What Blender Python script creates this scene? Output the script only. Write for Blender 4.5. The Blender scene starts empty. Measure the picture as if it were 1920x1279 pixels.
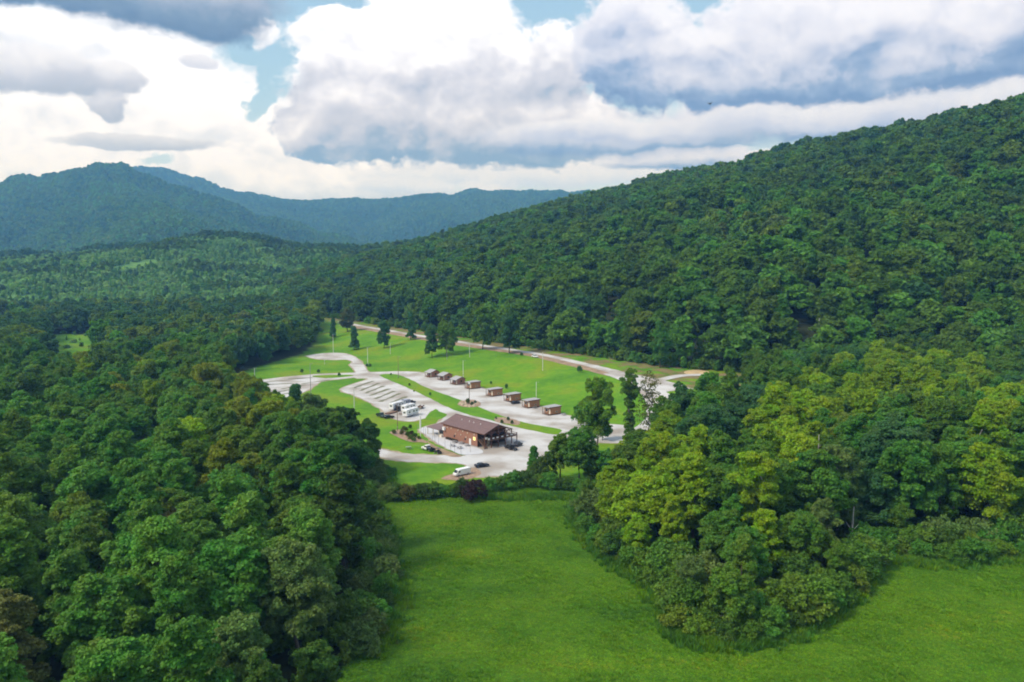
import bpy, bmesh, math, random
import numpy as np
from mathutils import Vector, Matrix

# ------------------------------------------------------------------ camera
sc = bpy.context.scene
F, CX, CY, HORIZON, CAMH = 1507.0, 960.0, 639.5, 470.0, 70.0
PITCH = math.atan((CY - HORIZON) / F)
cam_d = bpy.data.cameras.new('camera')
cam = bpy.data.objects.new('camera', cam_d)
sc.collection.objects.link(cam)
cam.location = (0, 0, CAMH)
cam.rotation_euler = (math.pi / 2 - PITCH, 0, 0)
cam_d.sensor_width = 36.0
cam_d.lens = 36.0 * F / 1920.0
cam_d.clip_start, cam_d.clip_end = 1.0, 30000.0
sc.camera = cam

# ------------------------------------------------------------------ render settings and exposure
sc.render.engine = 'CYCLES'
cy = sc.cycles
cy.max_bounces, cy.diffuse_bounces, cy.glossy_bounces = 5, 3, 1
cy.transmission_bounces, cy.volume_bounces, cy.transparent_max_bounces = 3, 0, 4
cy.caustics_reflective = cy.caustics_refractive = False
cy.filter_width = 1.9
cy.use_denoising = True
try:
    cy.denoiser = 'OPENIMAGEDENOISE'
except Exception:
    pass
sc.view_settings.view_transform = 'Standard'
sc.view_settings.look = 'None'
sc.view_settings.gamma = 1.0
sc.view_settings.use_curve_mapping = False
sc.view_settings.exposure = 0.5

# ------------------------------------------------------------------ world: sky with clouds
SUN_EL, SUN_AZ = math.radians(47), math.radians(-118)      # azimuth measured from +Y towards +X
world = bpy.data.worlds.new('World')
sc.world = world
world.use_nodes = True
NT = world.node_tree
NT.nodes.clear()


class S:
    """a socket with arithmetic, so the cloud formulas can be written down as formulas"""
    def __init__(self, s): self.s = s
    @staticmethod
    def m(op, *a, clamp=False):
        n = NT.nodes.new('ShaderNodeMath'); n.operation = op; n.use_clamp = clamp
        for i, x in enumerate(a):
            if isinstance(x, S): NT.links.new(x.s, n.inputs[i])
            else: n.inputs[i].default_value = float(x)
        return S(n.outputs[0])
    def __add__(a, b): return S.m('ADD', a, b)
    __radd__ = __add__
    def __sub__(a, b): return S.m('SUBTRACT', a, b)
    def __rsub__(a, b): return S.m('SUBTRACT', b, a)
    def __mul__(a, b): return S.m('MULTIPLY', a, b)
    __rmul__ = __mul__
    def __truediv__(a, b): return S.m('DIVIDE', a, b)
    def max(a, b): return S.m('MAXIMUM', a, b)
    def min(a, b): return S.m('MINIMUM', a, b)
    def abs(a): return S.m('ABSOLUTE', a)
    def smooth(a, lo, hi):
        n = NT.nodes.new('ShaderNodeMapRange'); n.interpolation_type = 'SMOOTHSTEP'
        NT.links.new(a.s, n.inputs[0])
        n.inputs[1].default_value, n.inputs[2].default_value = lo, hi
        n.inputs[3].default_value, n.inputs[4].default_value = 0, 1
        return S(n.outputs[0])


def combine(x, y, z):
    n = NT.nodes.new('ShaderNodeCombineXYZ')
    for i, v in enumerate((x, y, z)):
        if isinstance(v, S): NT.links.new(v.s, n.inputs[i])
        else: n.inputs[i].default_value = v
    return S(n.outputs[0])


def noise(vec, scale, detail=6, rough=0.55, lac=2.1, colour=False, dist=0.0):
    n = NT.nodes.new('ShaderNodeTexNoise'); n.noise_dimensions = '3D'
    NT.links.new(vec.s, n.inputs['Vector'])
    n.inputs['Scale'].default_value = scale
    n.inputs['Detail'].default_value = detail
    n.inputs['Roughness'].default_value = rough
    n.inputs['Lacunarity'].default_value = lac
    n.inputs['Distortion'].default_value = dist
    return S(n.outputs['Color' if colour else 'Fac'])


def mixc(fac, a, b):
    n = NT.nodes.new('ShaderNodeMix'); n.data_type = 'RGBA'
    NT.links.new(fac.s, n.inputs[0])
    for i, v in ((6, a), (7, b)):
        if isinstance(v, S): NT.links.new(v.s, n.inputs[i])
        else: n.inputs[i].default_value = (*v, 1)
    return S(n.outputs[2])


def ramp(fac, stops):
    n = NT.nodes.new('ShaderNodeValToRGB')
    NT.links.new(fac.s, n.inputs[0])
    el = n.color_ramp.elements
    while len(el) < len(stops): el.new(0.5)
    for e, (p, c) in zip(el, stops):
        e.position = p; e.color = (*c, 1)
    return S(n.outputs[0])


tc = NT.nodes.new('ShaderNodeTexCoord')
sep = NT.nodes.new('ShaderNodeSeparateXYZ')
NT.links.new(tc.outputs['Generated'], sep.inputs[0])
dx, dy, dz = S(sep.outputs[0]), S(sep.outputs[1]), S(sep.outputs[2])
AZ = S.m('ARCTAN2', dx, dy)
EL = S.m('ARCSINE', dz)


def angles(px, py):
    xc, yc = (px - CX) / F, -(py - CY) / F
    v = Vector((xc, math.cos(PITCH) + math.sin(PITCH) * yc, -math.sin(PITCH) + math.cos(PITCH) * yc)).normalized()
    return math.atan2(v.x, v.y), math.asin(v.z)


P = combine(AZ, EL * 1.25, 0.37)
warp_a = noise(P, 9.0, 7, 0.56, colour=True)
sw = NT.nodes.new('ShaderNodeSeparateXYZ'); NT.links.new(warp_a.s, sw.inputs[0])
wx, wy, wz = S(sw.outputs[0]) - 0.5, S(sw.outputs[1]) - 0.5, S(sw.outputs[2]) - 0.5
puff = noise(combine(AZ + wx * 0.05, EL * 1.3 + wy * 0.05, 1.9), 26.0, 6, 0.52)
billow = 1.0 - (puff - 0.5).abs() * 3.2               # rounded lumps
fine = noise(combine(AZ, EL * 1.6, 5.1), 60.0, 5, 0.6)
warp_b = noise(combine(AZ, EL * 1.2, 8.4), 30.0, 5, 0.6, colour=True)
sv = NT.nodes.new('ShaderNodeSeparateXYZ'); NT.links.new(warp_b.s, sv.inputs[0])
vx, vy = S(sv.outputs[0]) - 0.5, S(sv.outputs[1]) - 0.5
def lumpy(da, de):
    q1 = noise(combine(AZ + da + wx * 0.04, (EL + de) * 1.3 + wy * 0.04, 3.3), 9.5, 3, 0.5)
    q2 = noise(combine(AZ + da + wx * 0.04, (EL + de) * 1.3 + wy * 0.04, 7.7), 23.0, 5, 0.55)
    return 1.0 - (q1 - 0.5).abs() * 2.2 - (q2 - 0.5).abs() * 1.1
emboss = lumpy(0.0, 0.0) - lumpy(-0.014, 0.022)           # lumps lit from above


def layer(blobs, warp=0.10, amp=0.55, soft=0.22, shade_noise=0.35, gain=0.7, holes=()):
    """blobs: (px, py, half width, half height above, half height below) in the photograph's pixels"""
    Fs, ws, hs = None, None, None
    for (px, py, a, bt, bb) in blobs:
        u0, v0 = angles(px, py)
        u1, _ = angles(px + a, py)
        _, v1 = angles(px, py - bt)
        _, v2 = angles(px, py + bb)
        ka, kt, kb = abs(u1 - u0), abs(v1 - v0), abs(v2 - v0)
        du = (AZ + wx * warp + vx * (warp * 0.45) - u0) / ka
        dv0 = EL + wy * (warp * 0.55) + vy * (warp * 0.28) - v0
        dvt = dv0.max(0.0) / kt
        dvb = dv0.min(0.0) / kb
        dv = dvt + dvb
        r = S.m('SQRT', du * du + dv * dv)
        f = (1.0 - r)
        w = f.max(0.0) + 0.0005
        Fs = f if Fs is None else S.m('SMOOTH_MAX', Fs, f, 0.12)
        ws = w if ws is None else ws + w
        h = w * dv
        hs = h if hs is None else hs + h
    field = Fs + (billow - 0.45) * (amp * 0.45) + (fine - 0.5) * (amp * 0.5)
    for (px, py, a, b_) in holes:
        u0, v0 = angles(px, py); u1, _ = angles(px + a, py); _, v1 = angles(px, py - b_)
        du = (AZ + wx * 0.12 - u0) / abs(u1 - u0); dv = (EL + wy * 0.12 - v0) / abs(v1 - v0)
        field = field - (1.0 - S.m('SQRT', du * du + dv * dv)).max(0.0) * 1.0
    alpha = field.smooth(0.0, soft)
    hbar = hs / ws
    thick = field.max(0.0).min(1.0)
    shade = hbar * gain + 0.5 + emboss * shade_noise * 1.25 + wz * shade_noise * 0.7
    return alpha, shade, thick


sky = NT.nodes.new('ShaderNodeTexSky')
sky.sky_type = 'NISHITA'
sky.sun_disc = False
sky.sun_elevation, sky.sun_rotation = SUN_EL, SUN_AZ
sky.air_density, sky.dust_density, sky.ozone_density = 1.2, 1.0, 1.5
K = 10.0                                       # the Background strength is 1 / K, cloud colours are given at strength 1
CB = 0.74
def col(r, g, b): return (r * K * CB * 0.95, g * K * CB, b * K * CB * 1.14)

base = S(sky.outputs[0])
base = mixc(S.m('MULTIPLY', 0.38, 1.0), base, col(0.55, 0.88, 1.05))      # thin high veil
hz = EL.smooth(0.20, 0.0)
base = mixc(hz * 0.75, base, col(0.80, 0.90, 0.97))

# overall cloud field for the rest of the sky, same kind as the part in view
gen = noise(combine(AZ * 1.0, EL * 1.9, 9.7), 2.6, 8, 0.55)
inview = (AZ.abs().smooth(0.62, 0.78)).max(EL.smooth(0.33, 0.46))
gen_a = (gen + (billow - 0.5) * 0.06).smooth(0.44, 0.56) * inview
gen_shade = (noise(combine(AZ * 1.0, EL * 1.9 + 0.06, 9.7), 2.6, 8, 0.55) - gen) * 4.0 + 0.6 + (billow - 0.5) * 0.15
gen_c = ramp(gen_shade, [(0.0, col(0.36, 0.43, 0.55)), (0.45, col(0.66, 0.70, 0.78)), (0.85, col(1.0, 1.0, 1.0))])
base = mixc(gen_a, base, gen_c)

WHITE = [(0.0, col(0.70, 0.77, 0.84)), (0.28, col(0.90, 0.93, 0.96)), (0.50, col(1.12, 1.12, 1.12)), (1.0, col(1.22, 1.22, 1.20))]
CUMUL = [(0.0, col(0.27, 0.38, 0.51)), (0.16, col(0.38, 0.47, 0.58)), (0.34, col(0.59, 0.62, 0.69)),
         (0.58, col(0.76, 0.77, 0.82)), (0.76, col(0.96, 0.96, 0.98)), (0.93, col(1.12, 1.12, 1.12))]
RIGHT = [(0.0, col(0.20, 0.30, 0.49)), (0.18, col(0.31, 0.42, 0.60)), (0.36, col(0.56, 0.62, 0.75)),
         (0.58, col(0.80, 0.82, 0.89)), (0.85, col(0.98, 0.98, 1.0))]
DARK = [(0.0, col(0.14, 0.22, 0.33)), (0.35, col(0.22, 0.31, 0.41)), (0.65, col(0.42, 0.48, 0.56)), (1.0, col(0.80, 0.84, 0.90))]

def put(base, blobs, stops, **k):
    a, s, t = layer(blobs, **k)
    c = ramp(s, stops)
    return mixc(a, base, c)

# bright white masses on the left and along the horizon
base = put(base, [(120, 190, 420, 120, 170), (330, 210, 230, 130, 190), (60, 330, 560, 120, 90), (520, 340, 420, 70, 60),
                  (700, 90, 260, 150, 200), (860, 40, 130, 110, 160), (480, 60, 60, 30, 40), (130, 70, 300, 60, 60), (780, 200, 220, 160, 150),
                  (560, 260, 120, 90, 110)], WHITE, warp=0.09, amp=0.5, soft=0.36, shade_noise=0.45,
           holes=[(528, 112, 50, 80), (556, 8, 105, 46), (640, 2, 60, 36), (455, 82, 40, 46), (502, 200, 34, 46), (285, 300, 70, 16)])
# far band near the horizon
base = put(base, [(1000, 330, 420, 34, 24), (1250, 315, 260, 40, 40), (760, 352, 110, 20, 16), (920, 352, 60, 16, 14)],
           [(0.0, col(0.72, 0.80, 0.90)), (0.5, col(0.90, 0.93, 0.96)), (1.0, col(1.0, 1.0, 1.0))], warp=0.06, soft=0.5)
# grey cumulus in the middle
base = put(base, [(740, 190, 190, 130, 118), (690, 235, 150, 90, 66), (880, 150, 170, 120, 150), (980, 170, 130, 110, 140),
                  (900, 245, 200, 70, 66), (620, 262, 95, 50, 34), (1010, 255, 190, 80, 62), (1040, 120, 70, 70, 90)],
           CUMUL, warp=0.09, amp=0.65, soft=0.24, shade_noise=0.50, gain=0.62)
# long grey layers under the right cumulus
base = put(base, [(1180, 262, 330, 46, 40), (1500, 215, 420, 60, 52), (1850, 170, 300, 60, 60), (1330, 300, 260, 26, 22)],
           RIGHT, warp=0.05, amp=0.4, soft=0.4, shade_noise=0.30)
# big cumulus on the right
base = put(base, [(1200, 105, 130, 150, 100), (1330, 120, 150, 80, 85), (1480, 70, 190, 130, 120), (1640, 80, 220, 110, 110),
                  (1830, 70, 240, 130, 100), (1180, 40, 80, 70, 80), (1960, 60, 200, 120, 90), (1420, 150, 200, 60, 56)],
           RIGHT, warp=0.08, amp=0.6, soft=0.24, shade_noise=0.42, gain=0.62)
base = put(base, [(1560, 222, 470, 34, 26), (1150, 250, 260, 26, 22), (1850, 190, 260, 40, 30)],
           [(0.0, col(0.50, 0.58, 0.76)), (0.5, col(0.74, 0.78, 0.88)), (1.0, col(0.92, 0.94, 0.97))], warp=0.06, soft=0.6, shade_noise=0.3)
# dark clouds at the upper left
base = put(base, [(300, -10, 260, 90, 84), (120, -20, 220, 60, 52), (380, 20, 130, 50, 72)], DARK, warp=0.07, amp=0.4, soft=0.42, shade_noise=0.25)
base = put(base, [(70, 130, 170, 52, 46), (180, 140, 90, 40, 50), (203, 195, 38, 30, 28), (0, 140, 90, 40, 36)],
           [(0.0, col(0.48, 0.52, 0.58)), (0.5, col(0.66, 0.68, 0.73)), (1.0, col(0.98, 0.98, 0.98))], warp=0.06, amp=0.5, soft=0.3)
base = put(base, [(265, 268, 165, 17, 15), (215, 258, 90, 13, 14)], [(0.0, col(0.52, 0.56, 0.61)), (1.0, col(0.86, 0.87, 0.88))],
           warp=0.035, amp=0.5, soft=0.35)
base = put(base, [(370, 118, 38, 16, 13)], [(0.0, col(0.74, 0.76, 0.82)), (1.0, col(0.95, 0.95, 0.96))], warp=0.03, amp=0.6, soft=0.4)

lowc = mixc(EL.smooth(0.16, 0.02), (1.0, 1.0, 1.0), (0.90, 0.99, 1.14))       # the sky near the horizon is a shade bluer
mu = NT.nodes.new('ShaderNodeMix'); mu.data_type = 'RGBA'; mu.blend_type = 'MULTIPLY'; mu.inputs[0].default_value = 1.0
NT.links.new(base.s, mu.inputs[6]); NT.links.new(lowc.s, mu.inputs[7]); base = S(mu.outputs[2])
bg = NT.nodes.new('ShaderNodeBackground')
bg.inputs[1].default_value = 1.0 / K
NT.links.new(base.s, bg.inputs[0])
world.cycles.sampling_method = 'MANUAL'
world.cycles.sample_map_resolution = 512
wo = NT.nodes.new('ShaderNodeOutputWorld')
NT.links.new(bg.outputs[0], wo.inputs[0])

# ------------------------------------------------------------------ sun, softened by cloud
sun_d = bpy.data.lights.new('sun', 'SUN')
sun_d.energy, sun_d.angle, sun_d.color = 2.5, math.radians(14), (1.0, 0.95, 0.86)
sun = bpy.data.objects.new('sun', sun_d)
sc.collection.objects.link(sun)
sdir = Vector((math.sin(SUN_AZ) * math.cos(SUN_EL), math.cos(SUN_AZ) * math.cos(SUN_EL), math.sin(SUN_EL)))
sun.rotation_euler = sdir.to_track_quat('Z', 'Y').to_euler()
sun.location = sdir * 500

# ------------------------------------------------------------------ helpers
COL = sc.collection
rng = np.random.default_rng(7)
R = random.Random(11)


def tag(o, label=None, cat=None, group=None, kind=None):
    if label: o['label'] = label
    if cat: o['category'] = cat
    if group: o['group'] = group
    if kind: o['kind'] = kind
    return o


def empty(name, loc, rz=0.0, label=None, cat=None, group=None):
    o = bpy.data.objects.new(name, None)
    COL.objects.link(o)
    o.location = loc; o.rotation_euler = (0, 0, rz)
    o.empty_display_size = 0.3
    return tag(o, label, cat, group)


def copy_tree(o, parent=None):
    c = o.copy(); COL.objects.link(c); c.parent = parent
    for ch in list(o.children): copy_tree(ch, c)
    return c


def mesh_np(name, V, Fc, mats=()):
    me = bpy.data.meshes.new(name)
    V = np.asarray(V, dtype=np.float32); Fc = np.asarray(Fc, dtype=np.int32)
    n, k = Fc.shape
    me.vertices.add(len(V)); me.vertices.foreach_set('co', V.ravel())
    me.loops.add(n * k); me.loops.foreach_set('vertex_index', Fc.ravel())
    me.polygons.add(n); me.polygons.foreach_set('loop_start', np.arange(0, n * k, k, dtype=np.int32))
    me.update(calc_edges=True)
    for m in mats: me.materials.append(m)
    return me


class MB:
    """collects boxes, tubes and prisms and links them as ONE mesh object"""
    def __init__(self): self.v, self.f = [], []
    def add(self, vs, fs):
        b = len(self.v); self.v += [tuple(p) for p in vs]; self.f += [tuple(b + i for i in q) for q in fs]; return self
    def box(self, c, s, rz=0.0, rx=0.0, ry=0.0):
        M = Matrix.Translation(c) @ Matrix.Rotation(rz, 4, 'Z') @ Matrix.Rotation(ry, 4, 'Y') @ Matrix.Rotation(rx, 4, 'X')
        vs = [M @ Vector((x * s[0] / 2, y * s[1] / 2, z * s[2] / 2)) for x in (-1, 1) for y in (-1, 1) for z in (-1, 1)]
        return self.add(vs, [(0, 1, 3, 2), (4, 6, 7, 5), (0, 4, 5, 1), (2, 3, 7, 6), (0, 2, 6, 4), (1, 5, 7, 3)])
    def box2(self, x0, x1, y0, y1, z0, z1):
        return self.box(((x0 + x1) / 2, (y0 + y1) / 2, (z0 + z1) / 2), (x1 - x0, y1 - y0, z1 - z0))
    def bar(self, a, b, w):
        a, b = Vector(a), Vector(b); d = b - a
        M = Matrix.Translation((a + b) / 2) @ d.to_track_quat('Z', 'Y').to_matrix().to_4x4()
        vs = [M @ Vector((x * w / 2, y * w / 2, z * d.length / 2)) for x in (-1, 1) for y in (-1, 1) for z in (-1, 1)]
        return self.add(vs, [(0, 1, 3, 2), (4, 6, 7, 5), (0, 4, 5, 1), (2, 3, 7, 6), (0, 2, 6, 4), (1, 5, 7, 3)])
    def tube(self, pts, rad, n=7):
        pts = [Vector(p) for p in pts]; vs = []
        for i, p in enumerate(pts):
            d = (pts[min(i + 1, len(pts) - 1)] - pts[max(i - 1, 0)]).normalized()
            q = d.to_track_quat('Z', 'Y')
            for k in range(n):
                t = 2 * math.pi * k / n
                vs.append(p + q @ Vector((math.cos(t) * rad[i], math.sin(t) * rad[i], 0)))
        fs = []
        for i in range(len(pts) - 1):
            for k in range(n):
                k2 = (k + 1) % n
                fs.append((i * n + k, i * n + k2, (i + 1) * n + k2, (i + 1) * n + k))
        fs.append(tuple(range(n - 1, -1, -1))); fs.append(tuple((len(pts) - 1) * n + k for k in range(n)))
        return self.add(vs, fs)
    def prism(self, prof, y0, y1):
        """profile in x-z, extruded along y"""
        n = len(prof)
        vs = [(x, y0, z) for x, z in prof] + [(x, y1, z) for x, z in prof]
        fs = [tuple(range(n - 1, -1, -1)), tuple(range(n, 2 * n))]
        fs += [(i, (i + 1) % n, n + (i + 1) % n, n + i) for i in range(n)]
        return self.add(vs, fs)
    def quad(self, a, b, c, d): return self.add([a, b, c, d], [(0, 1, 2, 3)])
    def build(self, name, mat, parent=None, bevel=0.0, smooth=False, loc=None):
        me = bpy.data.meshes.new(name)
        me.from_pydata(self.v, [], self.f)
        bm = bmesh.new(); bm.from_mesh(me)
        bmesh.ops.recalc_face_normals(bm, faces=bm.faces)
        bm.to_mesh(me); bm.free()
        if mat: me.materials.append(mat)
        if smooth: me.shade_smooth()
        o = bpy.data.objects.new(name, me); COL.objects.link(o)
        if parent: o.parent = parent
        if loc is not None: o.location = loc
        if bevel:
            b = o.modifiers.new('bevel', 'BEVEL'); b.width = bevel; b.segments = 2; b.limit_method = 'ANGLE'
        return o


# ------------------------------------------------------------------ materials
def nodes_of(name):
    m = bpy.data.materials.new(name); m.use_nodes = True
    nt = m.node_tree
    return m, nt, nt.nodes['Principled BSDF'], nt.nodes['Material Output']


def mat(name, c, rough=0.7, vary=0.18, scale=3.0, bump=0.0, metal=0.0, spec=0.4, stretch=(1, 1, 1), c2=None, detail=5, lo=0.3, hi=0.7):
    m, nt, b, out = nodes_of(name)
    tc = nt.nodes.new('ShaderNodeTexCoord'); mp = nt.nodes.new('ShaderNodeMapping')
    mp.inputs['Scale'].default_value = stretch
    nt.links.new(tc.outputs['Object'], mp.inputs[0])
    no = nt.nodes.new('ShaderNodeTexNoise'); no.inputs['Scale'].default_value = scale; no.inputs['Detail'].default_value = detail
    nt.links.new(mp.outputs[0], no.inputs['Vector'])
    r = nt.nodes.new('ShaderNodeValToRGB')
    r.color_ramp.elements[0].position = lo; r.color_ramp.elements[1].position = hi
    a = [max(0, x * (1 - vary)) for x in c]; d = [x * (1 + vary) for x in (c2 or c)]
    r.color_ramp.elements[0].color = (*a, 1); r.color_ramp.elements[1].color = (*d, 1)
    nt.links.new(no.outputs['Fac'], r.inputs[0]); nt.links.new(r.outputs[0], b.inputs['Base Color'])
    b.inputs['Roughness'].default_value = rough; b.inputs['Metallic'].default_value = metal
    b.inputs['Specular IOR Level'].default_value = spec
    if bump:
        bp = nt.nodes.new('ShaderNodeBump'); bp.inputs['Strength'].default_value = bump; bp.inputs['Distance'].default_value = 0.05
        nt.links.new(no.outputs['Fac'], bp.inputs['Height']); nt.links.new(bp.outputs[0], b.inputs['Normal'])
    return m


def leaf_mat(name):
    m, nt, b, out = nodes_of(name)
    s = nt.nodes.new('ShaderNodeAttribute'); s.attribute_type = 'INSTANCER'; s.attribute_name = 'tint'; c = s.outputs['Color']
    g = nt.nodes.new('ShaderNodeNewGeometry')
    hsv = nt.nodes.new('ShaderNodeHueSaturation')
    mr = nt.nodes.new('ShaderNodeMapRange'); mr.inputs[3].default_value = 0.72; mr.inputs[4].default_value = 1.30
    nt.links.new(g.outputs['Random Per Island'], mr.inputs[0]); nt.links.new(mr.outputs[0], hsv.inputs['Value'])
    tc = nt.nodes.new('ShaderNodeTexCoord')
    no = nt.nodes.new('ShaderNodeTexNoise'); no.inputs['Scale'].default_value = 0.28; no.inputs['Detail'].default_value = 2
    nt.links.new(tc.outputs['Object'], no.inputs['Vector'])
    mh = nt.nodes.new('ShaderNodeMapRange'); mh.inputs[1].default_value = 0.3; mh.inputs[2].default_value = 0.7
    mh.inputs[3].default_value = 0.478; mh.inputs[4].default_value = 0.522
    nt.links.new(no.outputs['Fac'], mh.inputs[0]); nt.links.new(mh.outputs[0], hsv.inputs['Hue'])
    nt.links.new(c, hsv.inputs['Color'])
    nt.links.new(hsv.outputs[0], b.inputs['Base Color'])
    b.inputs['Roughness'].default_value = 0.6; b.inputs['Specular IOR Level'].default_value = 0.25
    tr = nt.nodes.new('ShaderNodeBsdfTranslucent')
    nt.links.new(hsv.outputs[0], tr.inputs['Color'])
    mx = nt.nodes.new('ShaderNodeMixShader'); mx.inputs[0].default_value = 0.38
    nt.links.new(b.outputs[0], mx.inputs[1]); nt.links.new(tr.outputs[0], mx.inputs[2])
    nt.links.new(mx.outputs[0], out.inputs['Surface'])
    return m


M = {}
M['leaf'] = M['leaf_inst'] = leaf_mat('leaf')
M['bark'] = mat('bark', (0.10, 0.085, 0.07), 0.9, 0.35, 6, 0.5, stretch=(1, 1, 0.2))
M['pale_bark'] = mat('pale_bark', (0.42, 0.40, 0.37), 0.9, 0.25, 5, 0.4, stretch=(1, 1, 0.2))
M['gravel'] = mat('gravel', (0.36, 0.315, 0.27), 0.95, 0.06, 0.07, 0.3, c2=(0.52, 0.51, 0.495), detail=15, lo=0.36, hi=0.58)
M['margin'] = mat('gravel_margin', (0.27, 0.22, 0.12), 0.95, 0.25, 0.5, 0.3, c2=(0.38, 0.31, 0.22), detail=10)
M['patio'] = mat('patio_concrete', (0.55, 0.55, 0.56), 0.85, 0.07, 0.5, 0.05, detail=8)
M['dirt'] = mat('dirt', (0.30, 0.21, 0.13), 0.95, 0.3, 0.3, 0.3, detail=10)
M['sand'] = mat('sandy_dirt', (0.52, 0.38, 0.20), 0.95, 0.2, 0.4, 0.3, detail=10)
M['mulch'] = mat('mulch', (0.32, 0.22, 0.15), 0.95, 0.3, 1.0, 0.4, detail=10)
M['strip'] = mat('thin_grass_strip', (0.17, 0.17, 0.10), 0.95, 0.35, 0.8, 0.3, detail=8)
M['rock'] = mat('rock', (0.42, 0.35, 0.25), 0.9, 0.3, 1.2, 0.6)
M['log'] = mat('brown_siding', (0.30, 0.145, 0.098), 0.75, 0.22, 1.3, 0.3, stretch=(1, 1, 6))
M['cabinwood'] = mat('orange_siding', (0.35, 0.165, 0.075), 0.7, 0.2, 1.5, 0.3, stretch=(1, 1, 6))
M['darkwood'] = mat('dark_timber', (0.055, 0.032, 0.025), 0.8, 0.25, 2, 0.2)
M['timber'] = mat('red_brown_timber', (0.13, 0.055, 0.035), 0.8, 0.25, 2, 0.2)
M['deckwood'] = mat('deck_boards', (0.20, 0.12, 0.075), 0.8, 0.25, 2, 0.2)
M['roofbrown'] = mat('brown_roof_metal', (0.190, 0.117, 0.108), 0.55, 0.10, 0.6, 0.1)
M['roofgrey'] = mat('grey_roof_metal', (0.36, 0.35, 0.35), 0.5, 0.10, 0.8, 0.1)
M['cream'] = mat('cream_trim', (0.72, 0.66, 0.55), 0.6, 0.05)
M['white'] = mat('white_paint', (0.80, 0.80, 0.80), 0.35, 0.04, 2)
M['offwhite'] = mat('white_fibreglass', (0.72, 0.73, 0.74), 0.35, 0.06, 2)
M['polewhite'] = mat('pale_pole', (0.62, 0.63, 0.62), 0.6, 0.10, 2)
M['polebrown'] = mat('wooden_pole', (0.20, 0.13, 0.085), 0.85, 0.2, 4, 0.2)
M['grey'] = mat('grey_metal', (0.28, 0.28, 0.29), 0.5, 0.1)
M['tyre'] = mat('rubber', (0.02, 0.02, 0.02), 0.85, 0.1)
M['black'] = mat('black_paint', (0.012, 0.014, 0.02), 0.3, 0.1)
M['navy'] = mat('dark_blue_paint', (0.012, 0.018, 0.035), 0.3, 0.1)
M['greencar'] = mat('dark_green_paint', (0.03, 0.06, 0.05), 0.35, 0.1)
M['blueRV'] = mat('blue_grey_panel', (0.30, 0.33, 0.42), 0.4, 0.08)
M['glass'] = mat('dark_glass', (0.02, 0.025, 0.03), 0.08, 0.1, spec=0.6)
M['rust'] = mat('rusty_brown', (0.17, 0.085, 0.05), 0.8, 0.25)
M['steel'] = mat('steel', (0.5, 0.5, 0.5), 0.35, 0.05, metal=0.8)


def lit(name, c, e):
    m, nt, b, out = nodes_of(name)
    b.inputs['Base Color'].default_value = (*c, 1)
    b.inputs['Emission Color'].default_value = (*c, 1); b.inputs['Emission Strength'].default_value = e
    return m


M['litwindow'] = lit('lit_window', (1.0, 0.72, 0.22), 0.75)
HAZE = 1.8e-4
# ------------------------------------------------------------------ terrain
def _hash(ix, iy, seed):
    n = (ix.astype(np.int64) * 374761393 + iy.astype(np.int64) * 668265263 + seed * 974711) & 0xffffffff
    n = ((n ^ (n >> 13)) * 1274126177) & 0xffffffff
    return ((n ^ (n >> 16)) & 0xffff) / 65535.0


def vnoise(x, y, seed=0):
    x = np.asarray(x, float); y = np.asarray(y, float)
    ix, iy = np.floor(x), np.floor(y); fx, fy = x - ix, y - iy
    fx = fx * fx * (3 - 2 * fx); fy = fy * fy * (3 - 2 * fy)
    a, b = _hash(ix, iy, seed), _hash(ix + 1, iy, seed)
    c, d = _hash(ix, iy + 1, seed), _hash(ix + 1, iy + 1, seed)
    return (a * (1 - fx) + b * fx) * (1 - fy) + (c * (1 - fx) + d * fx) * fy


def fbm(x, y, seed=0, oct=4, rough=0.5):
    s, amp, tot = 0, 1.0, 0
    for o in range(oct):
        s = s + amp * vnoise(np.asarray(x) * 2 ** o, np.asarray(y) * 2 ** o, seed + o * 17); tot += amp; amp *= rough
    return s / tot


def sstep(t):
    t = np.clip(t, 0, 1); return t * t * (3 - 2 * t)


def inpoly(x, y, poly):
    x = np.asarray(x, float); y = np.asarray(y, float); r = np.zeros(x.shape, bool)
    n = len(poly)
    for i in range(n):
        (x0, y0), (x1, y1) = poly[i], poly[(i + 1) % n]
        if y0 == y1: continue
        c = ((y0 > y) != (y1 > y)) & (x < (x1 - x0) * (y - y0) / (y1 - y0) + x0)
        r ^= c
    return r


Q2 = math.sqrt(2)
A_CB = ([-400, -200, 104, 244, 365, 385, 560, 700, 800, 1100, 1700], [620, 520, 440, 372, 382, 385, 408, 428, 450, 480, 500])
A_C1 = ([150, 244, 283, 365, 560, 700], [318, 322, 336, 355, 380, 400])
A_BH = ([90, 190, 260, 600, 760, 900], [0.0, 5.5, 7.0, 7.0, 4.0, 0.0])
A_HR = ([-400, -100, 233, 551, 834, 1103, 1393, 1650, 1900], [275, 252, 210, 168, 132, 80, 30, 6, 0])
M1_U = [-1.2, -0.72, -0.637, -0.597, -0.55, -0.504, -0.478, -0.418, -0.352, -0.272, -0.206, -0.146, -0.09, 0.2]
M1_H = [300, 325, 338, 372, 402, 424, 418, 340, 262, 170, 112, 62, 30, 0]
M2_U = [-1.2, -0.8, -0.56, -0.504, -0.458, -0.425, -0.385, -0.338, -0.292, -0.225, -0.173, -0.113, -0.066, -0.007, 0.033, 0.08, 0.106, 0.16, 0.3, 0.8]
M2_H = [300, 380, 500, 570, 622, 610, 545, 458, 418, 395, 405, 418, 452, 470, 450, 462, 450, 400, 380, 300]


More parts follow.
